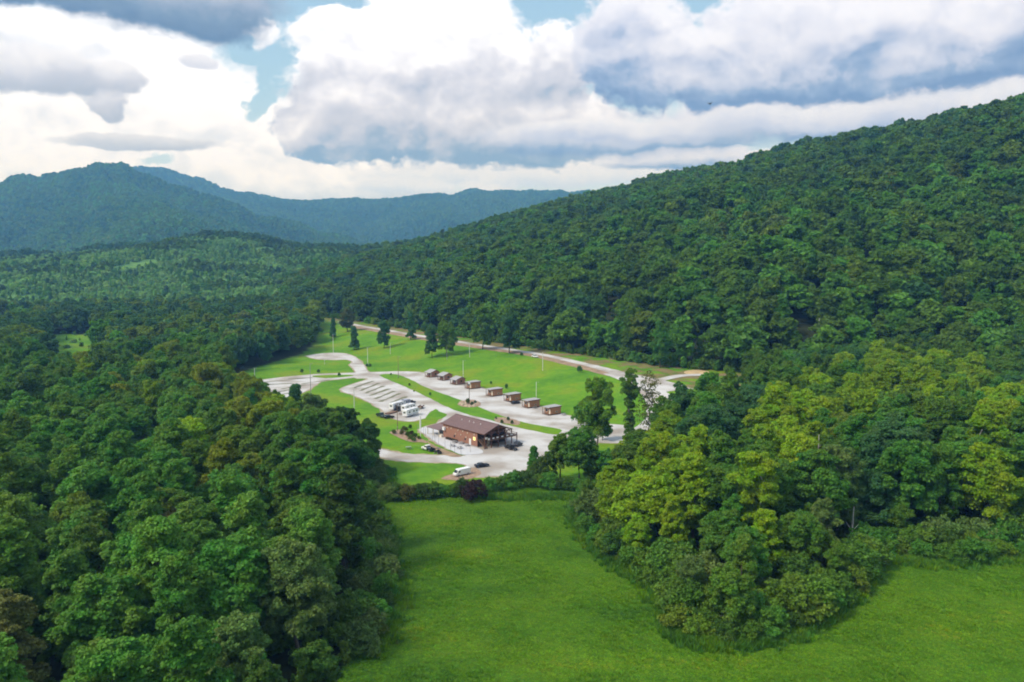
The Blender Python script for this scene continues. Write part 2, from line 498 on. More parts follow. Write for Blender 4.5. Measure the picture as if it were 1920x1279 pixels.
def hill_and_mid(x, y):
    a, c = (y - x) / Q2, (x + y) / Q2
    cb = np.interp(a, *A_CB); hr = np.interp(a, *A_HR); q_ = (c - cb) / (1010 - cb)
    hm = np.interp(x, [-2500, -1500, -955, -770, -650, -560, -480, -400, -310, -240, -170], [34, 42, 48, 58, 70, 92, 86, 68, 66, 50, 0])
    return hr * np.clip(1.18 * q_ - 0.18 * q_ * q_, 0, 1), hm * sstep((y - 770) / 710)


def height(x, y):
    x = np.asarray(x, float); y = np.asarray(y, float)
    a, c = (y - x) / Q2, (x + y) / Q2
    c1 = np.interp(a, *A_C1); bank = np.interp(a, *A_BH) * sstep((c - c1 + 62) / 62)
    cb = np.interp(a, *A_CB); hr = np.interp(a, *A_HR)
    s = (c - cb) / (1010 - cb)
    g = np.where(s < 1, 1.18 * s - 0.18 * s * s, 1 - 0.35 * (s - 1))
    g = np.where(s < 0, 0, g) * sstep(s / 0.05 + 0.0)
    hill = np.clip(hr * g, 0, None)
    hill = hill + (fbm(x / 150, y / 150, 3, 4) - 0.5) * 26 * np.clip(hill / 40, 0, 1)
    hm = np.interp(x, [-2500, -1500, -955, -770, -650, -560, -480, -400, -310, -240, -170], [34, 42, 48, 58, 70, 92, 86, 68, 66, 50, 0])
    mid = hm * sstep((y - 770) / 710) * np.where(y > 1500, 1 - 0.7 * sstep((y - 1500) / 500), 1)
    mid = mid + (fbm(x / 130, y / 130, 23, 3) - 0.5) * 16 * np.clip(mid / 30, 0, 1)
    u = x / np.maximum(y, 1)
    m1 = np.interp(u, M1_U, M1_H); t = (y - 1900) / 1600
    m1 = m1 * np.where(t < 1, np.clip(t, 0, 1) ** 1.25, np.clip(1 - 0.5 * (t - 1), 0.3, 1))
    m1 = m1 + (fbm(u * 11 + y / 1500, y / 1100, 31, 6, 0.52) - 0.5) * 240 * sstep(m1 / 100) * sstep((1.02 - t) / 0.25)
    m1 = m1 + (fbm(u * 38, y / 900, 33, 4) - 0.5) * 46 * sstep(m1 / 120)
    m2 = np.interp(u, M2_U, M2_H); t2 = (y - 3500) / 2000
    m2 = m2 * np.where(t2 < 1, np.clip(t2, 0, 1) ** 1.2, np.clip(1 - 0.5 * (t2 - 1), 0.2, 1))
    m2 = m2 + (fbm(u * 13 + y / 2200, y / 1500, 41, 6, 0.52) - 0.5) * 210 * sstep(m2 / 120) * sstep((1.02 - t2) / 0.25)
    m2 = m2 + (fbm(u * 42, y / 1400, 43, 4) - 0.5) * 50 * sstep(m2 / 120)
    camp = sstep((c - 150) / 40) * sstep((470 - c) / 60)
    rough = (fbm(x / 35, y / 35, 5, 3) - 0.5) * 1.6 * (1 - camp) * sstep(y / 60)
    far = np.maximum(np.maximum(m1, m2), mid)
    return np.maximum(hill, far) + bank + rough


def pix_dir(px, py):
    xc, yc = (px - CX) / F, -(py - CY) / F
    return np.array([xc, math.cos(PITCH) + math.sin(PITCH) * yc, -math.sin(PITCH) + math.cos(PITCH) * yc])


_T = np.exp(np.linspace(math.log(40), math.log(9000), 2600))


def at(px, py, up=0.0):
    """where the line of sight through a point of the photograph meets the ground (or a height above it)"""
    d = pix_dir(px, py)
    X, Y, Z = d[0] * _T, d[1] * _T, CAMH + d[2] * _T
    under = Z < height(X, Y) + up
    i = int(np.argmax(under)) if under.any() else len(_T) - 1
    lo, hi = _T[max(i - 1, 0)], _T[i]
    for _ in range(24):
        mid = (lo + hi) / 2
        if CAMH + d[2] * mid < float(height(d[0] * mid, d[1] * mid)) + up: hi = mid
        else: lo = mid
    return d[0] * hi, d[1] * hi, float(height(d[0] * hi, d[1] * hi))


def at_h(px, base, top):
    """foot of an upright thing and its height, from its foot and its top"""
    x, y, z = at(px, base)
    d = pix_dir(px, top)
    return x, y, z, CAMH + d[2] * (y / d[1]) - z


def project(x, y, z):
    zz = np.asarray(z, float) - CAMH; y = np.asarray(y, float)
    fw = math.cos(PITCH) * y - math.sin(PITCH) * zz
    up = math.sin(PITCH) * y + math.cos(PITCH) * zz
    return CX + F * np.asarray(x, float) / fw, CY - F * up / fw


# --- woods in plan
def flat(px, py):
    d = pix_dir(px, py); t = -CAMH / d[2]; return (d[0] * t, d[1] * t)
LW = [(-36, 58)] + [flat(*p) for p in ((628, 1300), (655, 1220), (690, 1150), (700, 1090), (686, 1010), (668, 950), (690, 915), (700, 880))] + \
     [(-60, 256), (-74, 276), (-88, 303), (-106, 326), (-126, 366),
      (-148, 408), (-160, 440), (-151, 500), (-143, 545), (-149, 600), (-164, 680), (-205, 760), (-260, 810), (-1400, 810), (-1400, 58)]
RWF = [flat(*p) for p in ((1098, 925), (1092, 975), (1150, 1035), (1205, 1070), (1258, 1120), (1275, 1170), (1330, 1186), (1400, 1186), (1520, 1158), (1610, 1085), (1636, 1040),
                          (1690, 1040), (1760, 1046), (1920, 1036))]
RW = RWF + [(190, 197), (300, 217), (345, 300), (320, 400), (225, 412), (160, 415), (132, 398), (112, 372), (96, 340), (84, 318), (62, 300), (47, 281), (34, 256)]
def wedge(px0, px1, d0, d1):
    a, b = (px0 - CX) / F, (px1 - CX) / F
    return [(a * d0, d0), (b * d0, d0), (b * d1, d1), (a * d1, d1)]
FIELD = wedge(74, 184, 400, 672)
PATCH = wedge(1384, 1404, 258, 362)


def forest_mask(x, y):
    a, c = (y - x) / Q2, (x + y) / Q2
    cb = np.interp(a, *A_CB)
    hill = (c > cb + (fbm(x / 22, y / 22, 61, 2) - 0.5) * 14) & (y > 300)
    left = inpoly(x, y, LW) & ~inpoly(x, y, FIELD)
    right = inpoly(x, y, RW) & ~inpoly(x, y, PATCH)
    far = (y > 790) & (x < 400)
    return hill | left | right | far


# --- ground sheet: rings of cells, finer around the camp
rings = [2.0, 30.0]
while rings[-1] < 6200:
    r = rings[-1]
    rings.append(r * (1.012 if r < 190 else 1.0062 if r < 640 else 1.014 if r < 2400 else 1.02))
rings = np.array(rings)
fine_a = np.arange(-40, 40.01, 0.3)
coarse_a = np.arange(44, 316.1, 4.0)
ang = np.radians(np.concatenate([fine_a, coarse_a]))
RR, AA = np.meshgrid(rings, ang, indexing='ij')
GX, GY = RR * np.sin(AA), RR * np.cos(AA)
GZ = np.where(GY > -50, height(GX, GY), 0.0)
nr, na = RR.shape
idx = np.arange(nr * na).reshape(nr, na)
q = np.stack([idx[:-1], idx[1:], np.roll(idx, -1, 1)[1:], np.roll(idx, -1, 1)[:-1]], -1).reshape(-1, 4)
gv = np.stack([GX, GY, GZ], -1).reshape(-1, 3)
ground_me = mesh_np('ground', gv, q[:, ::-1])
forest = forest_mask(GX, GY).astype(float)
ga, gc = (GY - GX) / Q2, (GX + GY) / Q2
gcb = np.interp(ga, *A_CB); gc1 = np.interp(ga, *A_C1)
verge = sstep((gc - gc1 + 2) / 6) * sstep((ga - 20) / 60) * (1 - forest) * (fbm(GX / 9, GY / 9, 71, 3) > 0.42)
lawn = sstep((GY - 226 + GX * 0.1) / 12) * (GY < 760)
scrub = ((GY > 800) & (GX < -100)).astype(float) * np.where(GY < 1750, 1.0, 0.35)
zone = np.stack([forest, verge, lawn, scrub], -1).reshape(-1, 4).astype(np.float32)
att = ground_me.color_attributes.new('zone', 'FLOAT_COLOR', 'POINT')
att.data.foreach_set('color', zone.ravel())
ground_me.shade_smooth()

gm, nt, b, out = nodes_of('ground_cover')
an = nt.nodes.new('ShaderNodeAttribute'); an.attribute_name = 'zone'
sp = nt.nodes.new('ShaderNodeSeparateColor'); nt.links.new(an.outputs['Color'], sp.inputs[0])
geo = nt.nodes.new('ShaderNodeNewGeometry')


def gnoise(scale, detail=4, rough=0.55):
    n = nt.nodes.new('ShaderNodeTexNoise'); n.inputs['Scale'].default_value = scale; n.inputs['Detail'].default_value = detail
    n.inputs['Roughness'].default_value = rough
    nt.links.new(geo.outputs['Position'], n.inputs['Vector']); return n.outputs['Fac']


def gramp(f, stops):
    r = nt.nodes.new('ShaderNodeValToRGB'); nt.links.new(f, r.inputs[0]); e = r.color_ramp.elements
    while len(e) < len(stops): e.new(0.5)
    for k, (p, c) in zip(e, stops): k.position = p; k.color = (*c, 1)
    return r.outputs[0]


def gmix(f, a, c):
    n = nt.nodes.new('ShaderNodeMix'); n.data_type = 'RGBA'
    if isinstance(f, float): n.inputs[0].default_value = f
    else: nt.links.new(f, n.inputs[0])
    for i, v in ((6, a), (7, c)):
        if isinstance(v, tuple): n.inputs[i].default_value = (*v, 1)
        else: nt.links.new(v, n.inputs[i])
    return n.outputs[2]


meadow_c = gmix(0.45, gramp(gnoise(0.05, 4), [(0.36, (0.050, 0.150, 0.008)), (0.5, (0.085, 0.190, 0.008)), (0.64, (0.150, 0.210, 0.010))]),
                gramp(gnoise(0.6, 8, 0.65), [(0.36, (0.045, 0.130, 0.006)), (0.52, (0.085, 0.190, 0.010)), (0.66, (0.130, 0.230, 0.012))]))
lawn_c = gmix(0.35, gramp(gnoise(0.03, 9, 0.62), [(0.38, (0.065, 0.195, 0.010)), (0.5, (0.125, 0.275, 0.008)), (0.60, (0.205, 0.265, 0.014))]),
              gramp(gnoise(0.35, 8, 0.65), [(0.38, (0.055, 0.160, 0.010)), (0.62, (0.150, 0.300, 0.012))]))
scrub_c = gramp(gnoise(0.03, 8, 0.65), [(0.36, (0.065, 0.165, 0.040)), (0.64, (0.120, 0.245, 0.055))])
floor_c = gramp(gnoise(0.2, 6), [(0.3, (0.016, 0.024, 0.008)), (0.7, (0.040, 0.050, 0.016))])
verge_c = gramp(gnoise(0.12, 6), [(0.35, (0.09, 0.16, 0.02)), (0.5, (0.19, 0.16, 0.06)), (0.7, (0.27, 0.19, 0.10))])
c = gmix(sp.outputs[2], meadow_c, lawn_c)
c = gmix(sp.outputs[1], c, verge_c)
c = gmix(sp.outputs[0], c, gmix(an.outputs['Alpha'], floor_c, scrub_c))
nt.links.new(c, b.inputs['Base Color'])
b.inputs['Roughness'].default_value = 0.95; b.inputs['Specular IOR Level'].default_value = 0.15
bp = nt.nodes.new('ShaderNodeBump'); bp.inputs['Strength'].default_value = 0.6; bp.inputs['Distance'].default_value = 0.5
nt.links.new(gnoise(0.7, 6, 0.65), bp.inputs['Height']); nt.links.new(bp.outputs[0], b.inputs['Normal'])
ground_me.materials.append(gm)
ground = bpy.data.objects.new('ground', ground_me); COL.objects.link(ground)
tag(ground, 'green valley floor rising into wooded hills and mountains', kind='structure')

# ------------------------------------------------------------------ gravel, roads, lawns
def smooth_loop(pts, n=6, closed=True):
    P_ = [np.array(p, float) for p in pts]; o = []; m = len(P_)
    for i in range(m if closed else m - 1):
        p0, p1, p2, p3 = (P_[(i - 1) % m], P_[i], P_[(i + 1) % m], P_[(i + 2) % m]) if closed else \
            (P_[max(i - 1, 0)], P_[i], P_[i + 1], P_[min(i + 2, m - 1)])
        for k in range(n):
            t = k / n
            o.append(0.5 * (2 * p1 + (p2 - p0) * t + (2 * p0 - 5 * p1 + 4 * p2 - p3) * t * t + (3 * p1 - p0 - 3 * p2 + p3) * t ** 3))
    if not closed: o.append(P_[-1])
    return o


def sheet(name, pix, material, off, label=None, jitter=0.35, n=6, kind='structure', grow=0.0):
    """a patch of ground whose outline is given where it lies"""
    g = [at(*p)[:2] for p in pix]
    g = smooth_loop(g, n)
    if grow:
        A2 = sum(g[i][0] * g[(i + 1) % len(g)][1] - g[(i + 1) % len(g)][0] * g[i][1] for i in range(len(g)))
        g2 = []
        for i in range(len(g)):
            d = g[(i + 1) % len(g)] - g[i - 1]; d = d / (np.linalg.norm(d) + 1e-9)
            g2.append(g[i] + np.array([d[1], -d[0]]) * (grow if A2 > 0 else -grow) * (0.4 + 1.3 * float(vnoise(g[i][0] / 6, g[i][1] / 6, 95))))
        g = g2
    bm = bmesh.new(); vs = []
    for i, p in enumerate(g):
        j = (float(vnoise(p[0] / 1.7, p[1] / 1.7, 91)) - 0.5) * 2 * jitter; k = (float(vnoise(p[0] / 1.7, p[1] / 1.7, 92)) - 0.5) * 2 * jitter
        vs.append(bm.verts.new((p[0] + j, p[1] + k, 0)))
    f = bm.faces.new(vs)
    if f.calc_area() and f.normal.z < 0: f.normal_flip()
    bmesh.ops.triangulate(bm, faces=[f])
    for _ in range(2):
        lng = [e for e in bm.edges if e.calc_length() > 9]
        if lng:
            bmesh.ops.subdivide_edges(bm, edges=lng, cuts=1)
            bmesh.ops.triangulate(bm, faces=bm.faces[:])
    co = np.array([v.co[:] for v in bm.verts]); hz_ = height(co[:, 0], co[:, 1])
    for v, z in zip(bm.verts, hz_): v.co.z = z + off
    bm.normal_update()
    for f in bm.faces:
        if f.normal.z < 0: f.normal_flip()
    me = bpy.data.meshes.new(name); bm.to_mesh(me); bm.free(); me.materials.append(material)
    o = bpy.data.objects.new(name, me); COL.objects.link(o)
    return tag(o, label, kind=kind)


def strip_road(name, pix, width, material, off, label=None, side=0.0, cross=5):
    pts = smooth_loop([at(*p)[:2] for p in pix], 10, closed=False)
    V, Fc = [], []
    for i, p in enumerate(pts):
        d = np.array(pts[min(i + 1, len(pts) - 1)]) - np.array(pts[max(i - 1, 0)]); d = d / (np.linalg.norm(d) + 1e-9)
        nrm = np.array([d[1], -d[0]])
        w = width(i / (len(pts) - 1)) if callable(width) else width
        for k in range(cross):
            e = k / (cross - 1) - 0.5
            edge = (float(vnoise(p[0] / 4, p[1] / 4, 93 + k)) - 0.5) * 1.0 if k in (0, cross - 1) else 0
            pp = np.array(p) + nrm * (e * w + side + edge)
            V.append((pp[0], pp[1], float(height(pp[0], pp[1])) + off))
    for i in range(len(pts) - 1):
        for k in range(cross - 1):
            a_ = i * cross + k
            Fc.append((a_, a_ + 1, a_ + cross + 1, a_ + cross))
    me = bpy.data.meshes.new(name); me.from_pydata(V, [], Fc); me.materials.append(material)
    bm = bmesh.new(); bm.from_mesh(me); bm.normal_update()
    for f in bm.faces:
        if f.normal.z < 0: f.normal_flip()
    bm.to_mesh(me); bm.free()
    o = bpy.data.objects.new(name, me); COL.objects.link(o)
    return tag(o, label, kind='structure')


lm, nt, b, out = nodes_of('lawn_grass')
geo = nt.nodes.new('ShaderNodeNewGeometry')
nt.links.new(gmix(0.35, gramp(gnoise(0.03, 9, 0.62), [(0.38, (0.065, 0.195, 0.010)), (0.5, (0.125, 0.275, 0.008)), (0.60, (0.195, 0.260, 0.014))]),
                  gramp(gnoise(0.35, 8, 0.65), [(0.38, (0.055, 0.160, 0.010)), (0.62, (0.150, 0.300, 0.012))])), b.inputs['Base Color'])
b.inputs['Roughness'].default_value = 0.95; b.inputs['Specular IOR Level'].default_value = 0.15
M['lawn'] = lm

UPPER = [(640, 603), (660, 608), (680, 612), (740, 622), (800, 632), (870, 643), (950, 655), (1020, 666), (1100, 684), (1150, 697), (1195, 708), (1240, 719), (1275, 732)]
strip_road('dirt_bank', UPPER[1:-2], lambda t: 13 - 4 * t, M['dirt'], 0.06, 'bare brown bank below the upper gravel road', side=5.5)
strip_road('upper_road', UPPER, lambda t: 6.5 + 9.0 * max(0, (t - 0.68) / 0.32), M['gravel'], 0.13, 'pale gravel road along the foot of the wooded hill')
strip_road('side_lane', [(1225, 716), (1275, 705), (1335, 703)], 6, M['gravel'], 0.12, 'short gravel lane leading off to the right of the upper road')
strip_road('connecting_road', [(1150, 700), (1205, 722), (1236, 750), (1238, 782), (1212, 808), (1165, 822), (1110, 818), (1060, 810)], 12, M['gravel'], 0.10,
           'wide gravel road bending from the upper road down to the camp')
sheet('sand_patch', [(1283, 697), (1300, 694), (1325, 696), (1328, 701), (1290, 702)], M['sand'], 0.10, 'sandy bare patch beside the side lane')
sheet('gravel_patch', [(1384, 762), (1400, 756), (1412, 764), (1410, 780), (1390, 778)], M['gravel'], 0.08, 'gravel patch glimpsed between the right hand trees')

sheet('gravel_margin', [(660, 703), (668, 698), (692, 698), (740, 696.5), (770, 697), (795, 699), (830, 708), (866, 717), (900, 727), (930, 736), (960, 746),
                     (1000, 759), (1040, 772), (1080, 783), (1120, 794), (1180, 800), (1180, 828), (1130, 830), (1060, 826), (1040, 840), (1022, 858), (1000, 872), (985, 881),
                     (950, 891), (915, 894), (893, 894), (886, 884), (872, 872), (840, 867.5), (800, 867), (755, 865), (722, 859), (690, 853), (660, 850), (660, 838),
                     (700, 840), (722, 844), (760, 851), (820, 853.5), (862, 855), (876, 851), (850, 845), (826, 835), (806, 823), (797, 815), (786, 806), (800, 800),
                     (822, 792), (832, 780), (812, 770), (800, 781), (792, 786), (772, 790), (745, 787), (722, 774), (706, 763), (688, 752), (660, 740), (641, 733), (646, 726),
                     (690, 711), (665, 709)], M['margin'], 0.02, 'tan gravelly margin', jitter=0.7, n=4, grow=0.9)
sheet('gravel_lot', [(660, 703), (668, 698), (692, 698), (740, 696.5), (770, 697), (795, 699), (830, 708), (866, 717), (900, 727), (930, 736), (960, 746),
                     (1000, 759), (1040, 772), (1080, 783), (1120, 794), (1180, 800), (1180, 828), (1130, 830), (1060, 826), (1040, 840), (1022, 858), (1000, 872), (985, 881),
                     (950, 891), (915, 894), (893, 894), (886, 884), (872, 872), (840, 867.5), (800, 867), (755, 865), (722, 859), (690, 853), (660, 850), (660, 838),
                     (700, 840), (722, 844), (760, 851), (820, 853.5), (862, 855), (876, 851), (850, 845), (826, 835), (806, 823), (797, 815), (786, 806), (800, 800),
                     (822, 792), (832, 780), (812, 770), (800, 781), (792, 786), (772, 790), (745, 787), (722, 774), (706, 763), (688, 752), (660, 740), (641, 733), (646, 726),
                     (690, 711), (665, 709)], M['gravel'], 0.05, 'pale gravel drives and parking of the campground', jitter=0.6, n=4)
sheet('gravel_margin', [(575, 668.5), (583, 665.5), (605, 662.6), (632, 661.8), (652, 664), (668, 671), (680, 682), (688, 694), (694, 704), (672, 704), (664, 693), (656, 684),
                      (661, 678.5), (650, 674.5), (625, 675), (595, 673.5)], M['margin'], 0.02, 'tan gravelly margin', jitter=0.7, n=4, grow=0.9)
sheet('gravel_loop', [(575, 668.5), (583, 665.5), (605, 662.6), (632, 661.8), (652, 664), (668, 671), (680, 682), (688, 694), (694, 704), (672, 704), (664, 693), (656, 684),
                      (661, 678.5), (650, 674.5), (625, 675), (595, 673.5)], M['gravel'], 0.06, 'teardrop shaped gravel turning loop')
sheet('gravel_margin', [(440, 724), (462, 718), (500, 711), (560, 704.5), (605, 701), (668, 699.5), (676, 706), (640, 710.5), (605, 715), (592, 722), (578, 731), (556, 741),
                   (530, 748), (500, 750), (470, 745)], M['margin'], 0.02, 'tan gravelly margin', jitter=0.7, n=4, grow=0.9)
sheet('left_lot', [(440, 724), (462, 718), (500, 711), (560, 704.5), (605, 701), (668, 699.5), (676, 706), (640, 710.5), (605, 715), (592, 722), (578, 731), (556, 741),
                   (530, 748), (500, 750), (470, 745)], M['gravel'], 0.055, 'gravel camper lot at the edge of the left wood')
sheet('lawn', [(712, 704.5), (742, 702), (772, 713), (802, 728), (862, 750), (932, 777), (985, 793), (1045, 804), (1052, 809), (1040, 815), (1000, 808), (955, 798), (905, 784),
               (875, 777), (840, 764), (800, 744), (752, 722)], M['lawn'], 0.10, 'long mown lawn between the two gravel drives')
sheet('lawn', [(798, 783.5), (815, 768), (824, 772), (838, 778), (826, 786), (806, 787)], M['lawn'], 0.10, 'small triangle of lawn beside the brown roofed lodge')
sheet('lawn', [(585, 705), (612, 703.6), (650, 703), (662, 705), (630, 708.5), (600, 708.5)], M['lawn'], 0.10, 'narrow lens of grass in the gravel crossing')
z2 = lambda x, y: (440 + x / 4.8, 640 + y / 4.8)
sheet('patio', [(786, 806), (800, 800), (824, 796), (838, 812), (858, 824), (880, 836), (900, 842), (905, 850), (880, 853), (862, 852), (840, 842), (815, 828), (800, 816)],
      M['patio'], 0.12, 'pale concrete patio along the lodge wall', jitter=0.1)
sheet('mulch_bed', [(731, 812), (738, 808), (752, 806), (765, 811), (782, 819), (797, 826), (800, 831), (788, 830), (770, 829), (750, 822)], M['mulch'], 0.11,
      'mulched planting bed with dark shrubs beside the patio')
sheet('mulch_bed', [(926, 787), (935, 783), (950, 784), (968, 788), (976, 793), (970, 797.5), (950, 795), (932, 792)], M['mulch'], 0.14, 'round mulched bed behind the lodge')
sheet('mulch_bed', [(858, 758), (866, 752), (884, 750), (899, 754), (901, 760), (888, 764), (870, 763.5)], M['mulch'], 0.14, 'raised rock garden bed on the long lawn')
sheet('dirt_path', [(800, 826), (815, 836), (840, 846), (866, 855), (850, 857), (828, 852), (812, 842)], M['dirt'], 0.10, 'worn earth beside the patio edge')
sheet('dirt_path', [(828, 897), (845, 890), (868, 880), (890, 878), (902, 888), (880, 899), (850, 901)], M['mulch'], 0.08, 'worn patch of earth under the white van')
# thin grass strips that part the camper bays
for i, (a_, b_) in enumerate([((1075, 420), (1245, 358)), ((1128, 446), (1302, 378)), ((1172, 470), (1342, 402)), ((1218, 490), (1392, 428)), ((1262, 520), (1440, 450)),
                              ((1308, 546), (1492, 470)), ((1400, 560), (1545, 497))]):
    p, q_ = z2(*a_), z2(*b_)
    strip_road('grass_strip', [p, ((p[0] + q_[0]) / 2, (p[1] + q_[1]) / 2), q_], 1.9, M['strip'], 0.09, 'thin grass strip parting two camper bays')
for a_, b_ in [((225, 372), (470, 352)), ((240, 395), (520, 378)), ((480, 336), (700, 330)), ((470, 350), (640, 332)), ((600, 385), (850, 348)), ((420, 430), (640, 392)),
               ((400, 455), (560, 425)), ((700, 322), (830, 332)), ((420, 480), (520, 462))]:
    p, q_ = z2(*a_), z2(*b_)
    strip_road('grass_strip', [p, ((p[0] + q_[0]) / 2, (p[1] + q_[1]) / 2), q_], 1.9, M['strip'], 0.09, 'thin grass strip parting two bays of the left lot')
# ------------------------------------------------------------------ trees: foliage made of many leaf sprays
def leaves(centres, radii, n, size, g, up=0.35, tangent=0.75, squash=0.85):
    """n leaf sprays on the lumps of a crown; those deep inside another lump are dropped"""
    w = radii ** 2; pick = g.choice(len(centres), int(n * 1.7), p=w / w.sum())
    d = g.normal(size=(len(pick), 3)); d /= np.linalg.norm(d, axis=1, keepdims=True)
    d[:, 2] = np.where((d[:, 2] < -0.35), -d[:, 2] * 0.7, d[:, 2])
    rr = radii[pick] * (0.55 + 0.50 * g.random(len(pick)) ** 0.7 + 0.22 * g.random(len(pick)) ** 6)
    p = centres[pick] + d * rr[:, None] * np.array([1, 1, squash])
    keep = np.ones(len(p), bool)
    for c_, r_ in zip(centres, radii):
        keep &= np.linalg.norm((p - c_) / np.array([1, 1, squash]), axis=1) > r_ * 0.60
    p, d = p[keep][:n], d[keep][:n]; m = len(p)
    nrm = d * tangent + np.array([0, 0, up]) + g.normal(size=(m, 3)) * 0.55
    nrm /= np.linalg.norm(nrm, axis=1, keepdims=True)
    t = np.cross(nrm, g.normal(size=(m, 3))); t /= np.linalg.norm(t, axis=1, keepdims=True)
    b_ = np.cross(nrm, t)
    s = size * (0.6 + 0.8 * g.random(m))[:, None]
    k = (0.55 + 0.4 * g.random(m))[:, None]
    bend = nrm * s * 0.25
    V = np.stack([p - t * s - bend, p - b_ * s * k, p + t * s - bend, p + b_ * s * k], 1).reshape(-1, 3)
    return V, np.arange(m * 4).reshape(-1, 4)


def lumps(kind, g, H, fine_=False):
    """centres and sizes of the lumps that make up a crown of overall height H"""
    C_, R_ = [], []
    def put(n, rx, z0, z1, prof, rmin, rmax, shell=0.55):
        for i in range(n):
            t = (i + 0.5) / n
            z = z0 + (z1 - z0) * t
            wr = rx * prof(t)
            a_ = i * 2.39996 + g.normal() * 0.35
            q_ = wr * (shell + (1 - shell) * g.random()) if g.random() < 0.8 else wr * 0.3 * g.random()
            C_.append((math.cos(a_) * q_, math.sin(a_) * q_, z + g.normal() * 0.03 * H)); R_.append((rmin + (rmax - rmin) * g.random()))
    if kind == 'oak':
        put(40, 0.27 * H, 0.34 * H, 0.90 * H, lambda t: math.sin(math.pi * (0.24 + 0.70 * t)) ** 0.8, 0.065 * H, 0.115 * H)
    elif kind == 'tall':
        put(42, 0.19 * H, 0.25 * H, 0.94 * H, lambda t: (math.sin(math.pi * (0.22 + 0.74 * t))) ** 0.7, 0.05 * H, 0.085 * H)
    elif kind == 'wide':
        put(48, 0.40 * H, 0.36 * H, 0.88 * H, lambda t: math.cos(math.pi / 2 * t * 0.93) ** 0.65, 0.07 * H, 0.12 * H)
    elif kind == 'cone':
        put(46, 0.15 * H, 0.09 * H, 0.95 * H, lambda t: 1.0 - 0.92 * t ** 1.5, 0.065 * H, 0.095 * H, 0.35)
    elif kind == 'egg':
        put(34, 0.26 * H, 0.18 * H, 0.92 * H, lambda t: math.sin(math.pi * (0.20 + 0.72 * t)) ** 0.7, 0.07 * H, 0.12 * H)
    elif kind == 'bush':
        put(20, 0.52 * H, 0.16 * H, 0.74 * H, lambda t: math.cos(math.pi / 2 * t * 0.9) ** 0.6, 0.16 * H, 0.27 * H)
    elif kind == 'vine':
        put(64, 0.045 * H, 0.03 * H, 0.78 * H, lambda t: 1.0 + 0.5 * t, 0.030 * H, 0.048 * H)
        put(44, 0.15 * H, 0.58 * H, 0.96 * H, lambda t: math.sin(math.pi * (0.20 + 0.70 * t)), 0.030 * H, 0.055 * H, 0.25)
    elif kind == 'sparse':
        put(110, 0.22 * H, 0.20 * H, 0.95 * H, lambda t: math.sin(math.pi * (0.22 + 0.70 * t)) ** 0.8, 0.035 * H, 0.07 * H, 0.25)
    elif kind == 'poplar':
        put(46, 0.21 * H, 0.22 * H, 0.96 * H, lambda t: min(1.0, 0.55 + 2.2 * t) * (1.0 - 0.97 * t) ** 0.62, 0.045 * H, 0.085 * H)
    C_, R_ = np.array(C_), np.array(R_)
    if fine_ and kind in ('oak', 'tall', 'wide', 'egg', 'poplar', 'bush'):          # smaller sprays sit on every lump, mostly above and outward
        n_ = len(C_); k_ = 5
        d = g.normal(size=(n_ * k_, 3)); d[:, 2] = np.abs(d[:, 2]) * 0.9 + 0.15
        out_ = np.repeat(C_ * np.array([1, 1, 0]) / (np.linalg.norm(C_[:, :2], axis=1)[:, None] + 0.1), k_, 0)
        d = d / np.linalg.norm(d, axis=1, keepdims=True) + out_ * 0.5; d /= np.linalg.norm(d, axis=1, keepdims=True)
        r_ = np.repeat(R_, k_)
        C2 = np.repeat(C_, k_, 0) + d * (r_ * g.uniform(0.65, 1.15, n_ * k_))[:, None]
        C_ = np.concatenate([C_, C2]); R_ = np.concatenate([R_ * 0.92, r_ * g.uniform(0.30, 0.55, n_ * k_)])
    return C_, R_


def crown_mesh(kind, seed, H, n, size, material):
    g = np.random.default_rng(seed)
    c_, r_ = lumps(kind, g, H, True)
    up = 0.45 if kind in ('wide', 'oak') else 0.3
    V, Fc = leaves(c_, r_, n, size, g, up=up)
    n0 = {'oak': 40, 'tall': 42, 'wide': 48, 'egg': 34, 'bush': 20, 'poplar': 46}.get(kind, len(c_))
    return mesh_np('crown', V, Fc, [material]), c_[:n0], r_[:n0]


def trunk_mesh(seed, H, c_, material, r0=None, reach=0.8, limbs=7):
    g = np.random.default_rng(seed + 500)
    mb = MB(); r0 = r0 or 0.018 * H
    top = reach * H
    pts = [(g.normal() * 0.008 * H * i, g.normal() * 0.008 * H * i, -0.4 + (top + 0.4) * i / 6) for i in range(7)]
    mb.tube(pts, [r0 * (1.25 if i == 0 else 1.0 - 0.8 * i / 6) for i in range(7)], 7)
    if len(c_):
        for k in g.choice(len(c_), min(limbs, len(c_)), replace=False):
            e = c_[k]; z0 = max(0.2 * H, min(e[2] - 0.12 * H, 0.7 * H)); f = min(1, z0 / top)
            s = np.array([pts[int(f * 6)][0], pts[int(f * 6)][1], z0]); mid_ = (s + e) / 2 + np.array([0, 0, 0.02 * H])
            mb.tube([s, mid_, e], [r0 * 0.42, r0 * 0.28, r0 * 0.10], 5)
    me = bpy.data.meshes.new('trunk'); me.from_pydata(mb.v, [], mb.f); me.materials.append(material); me.shade_smooth()
    return me


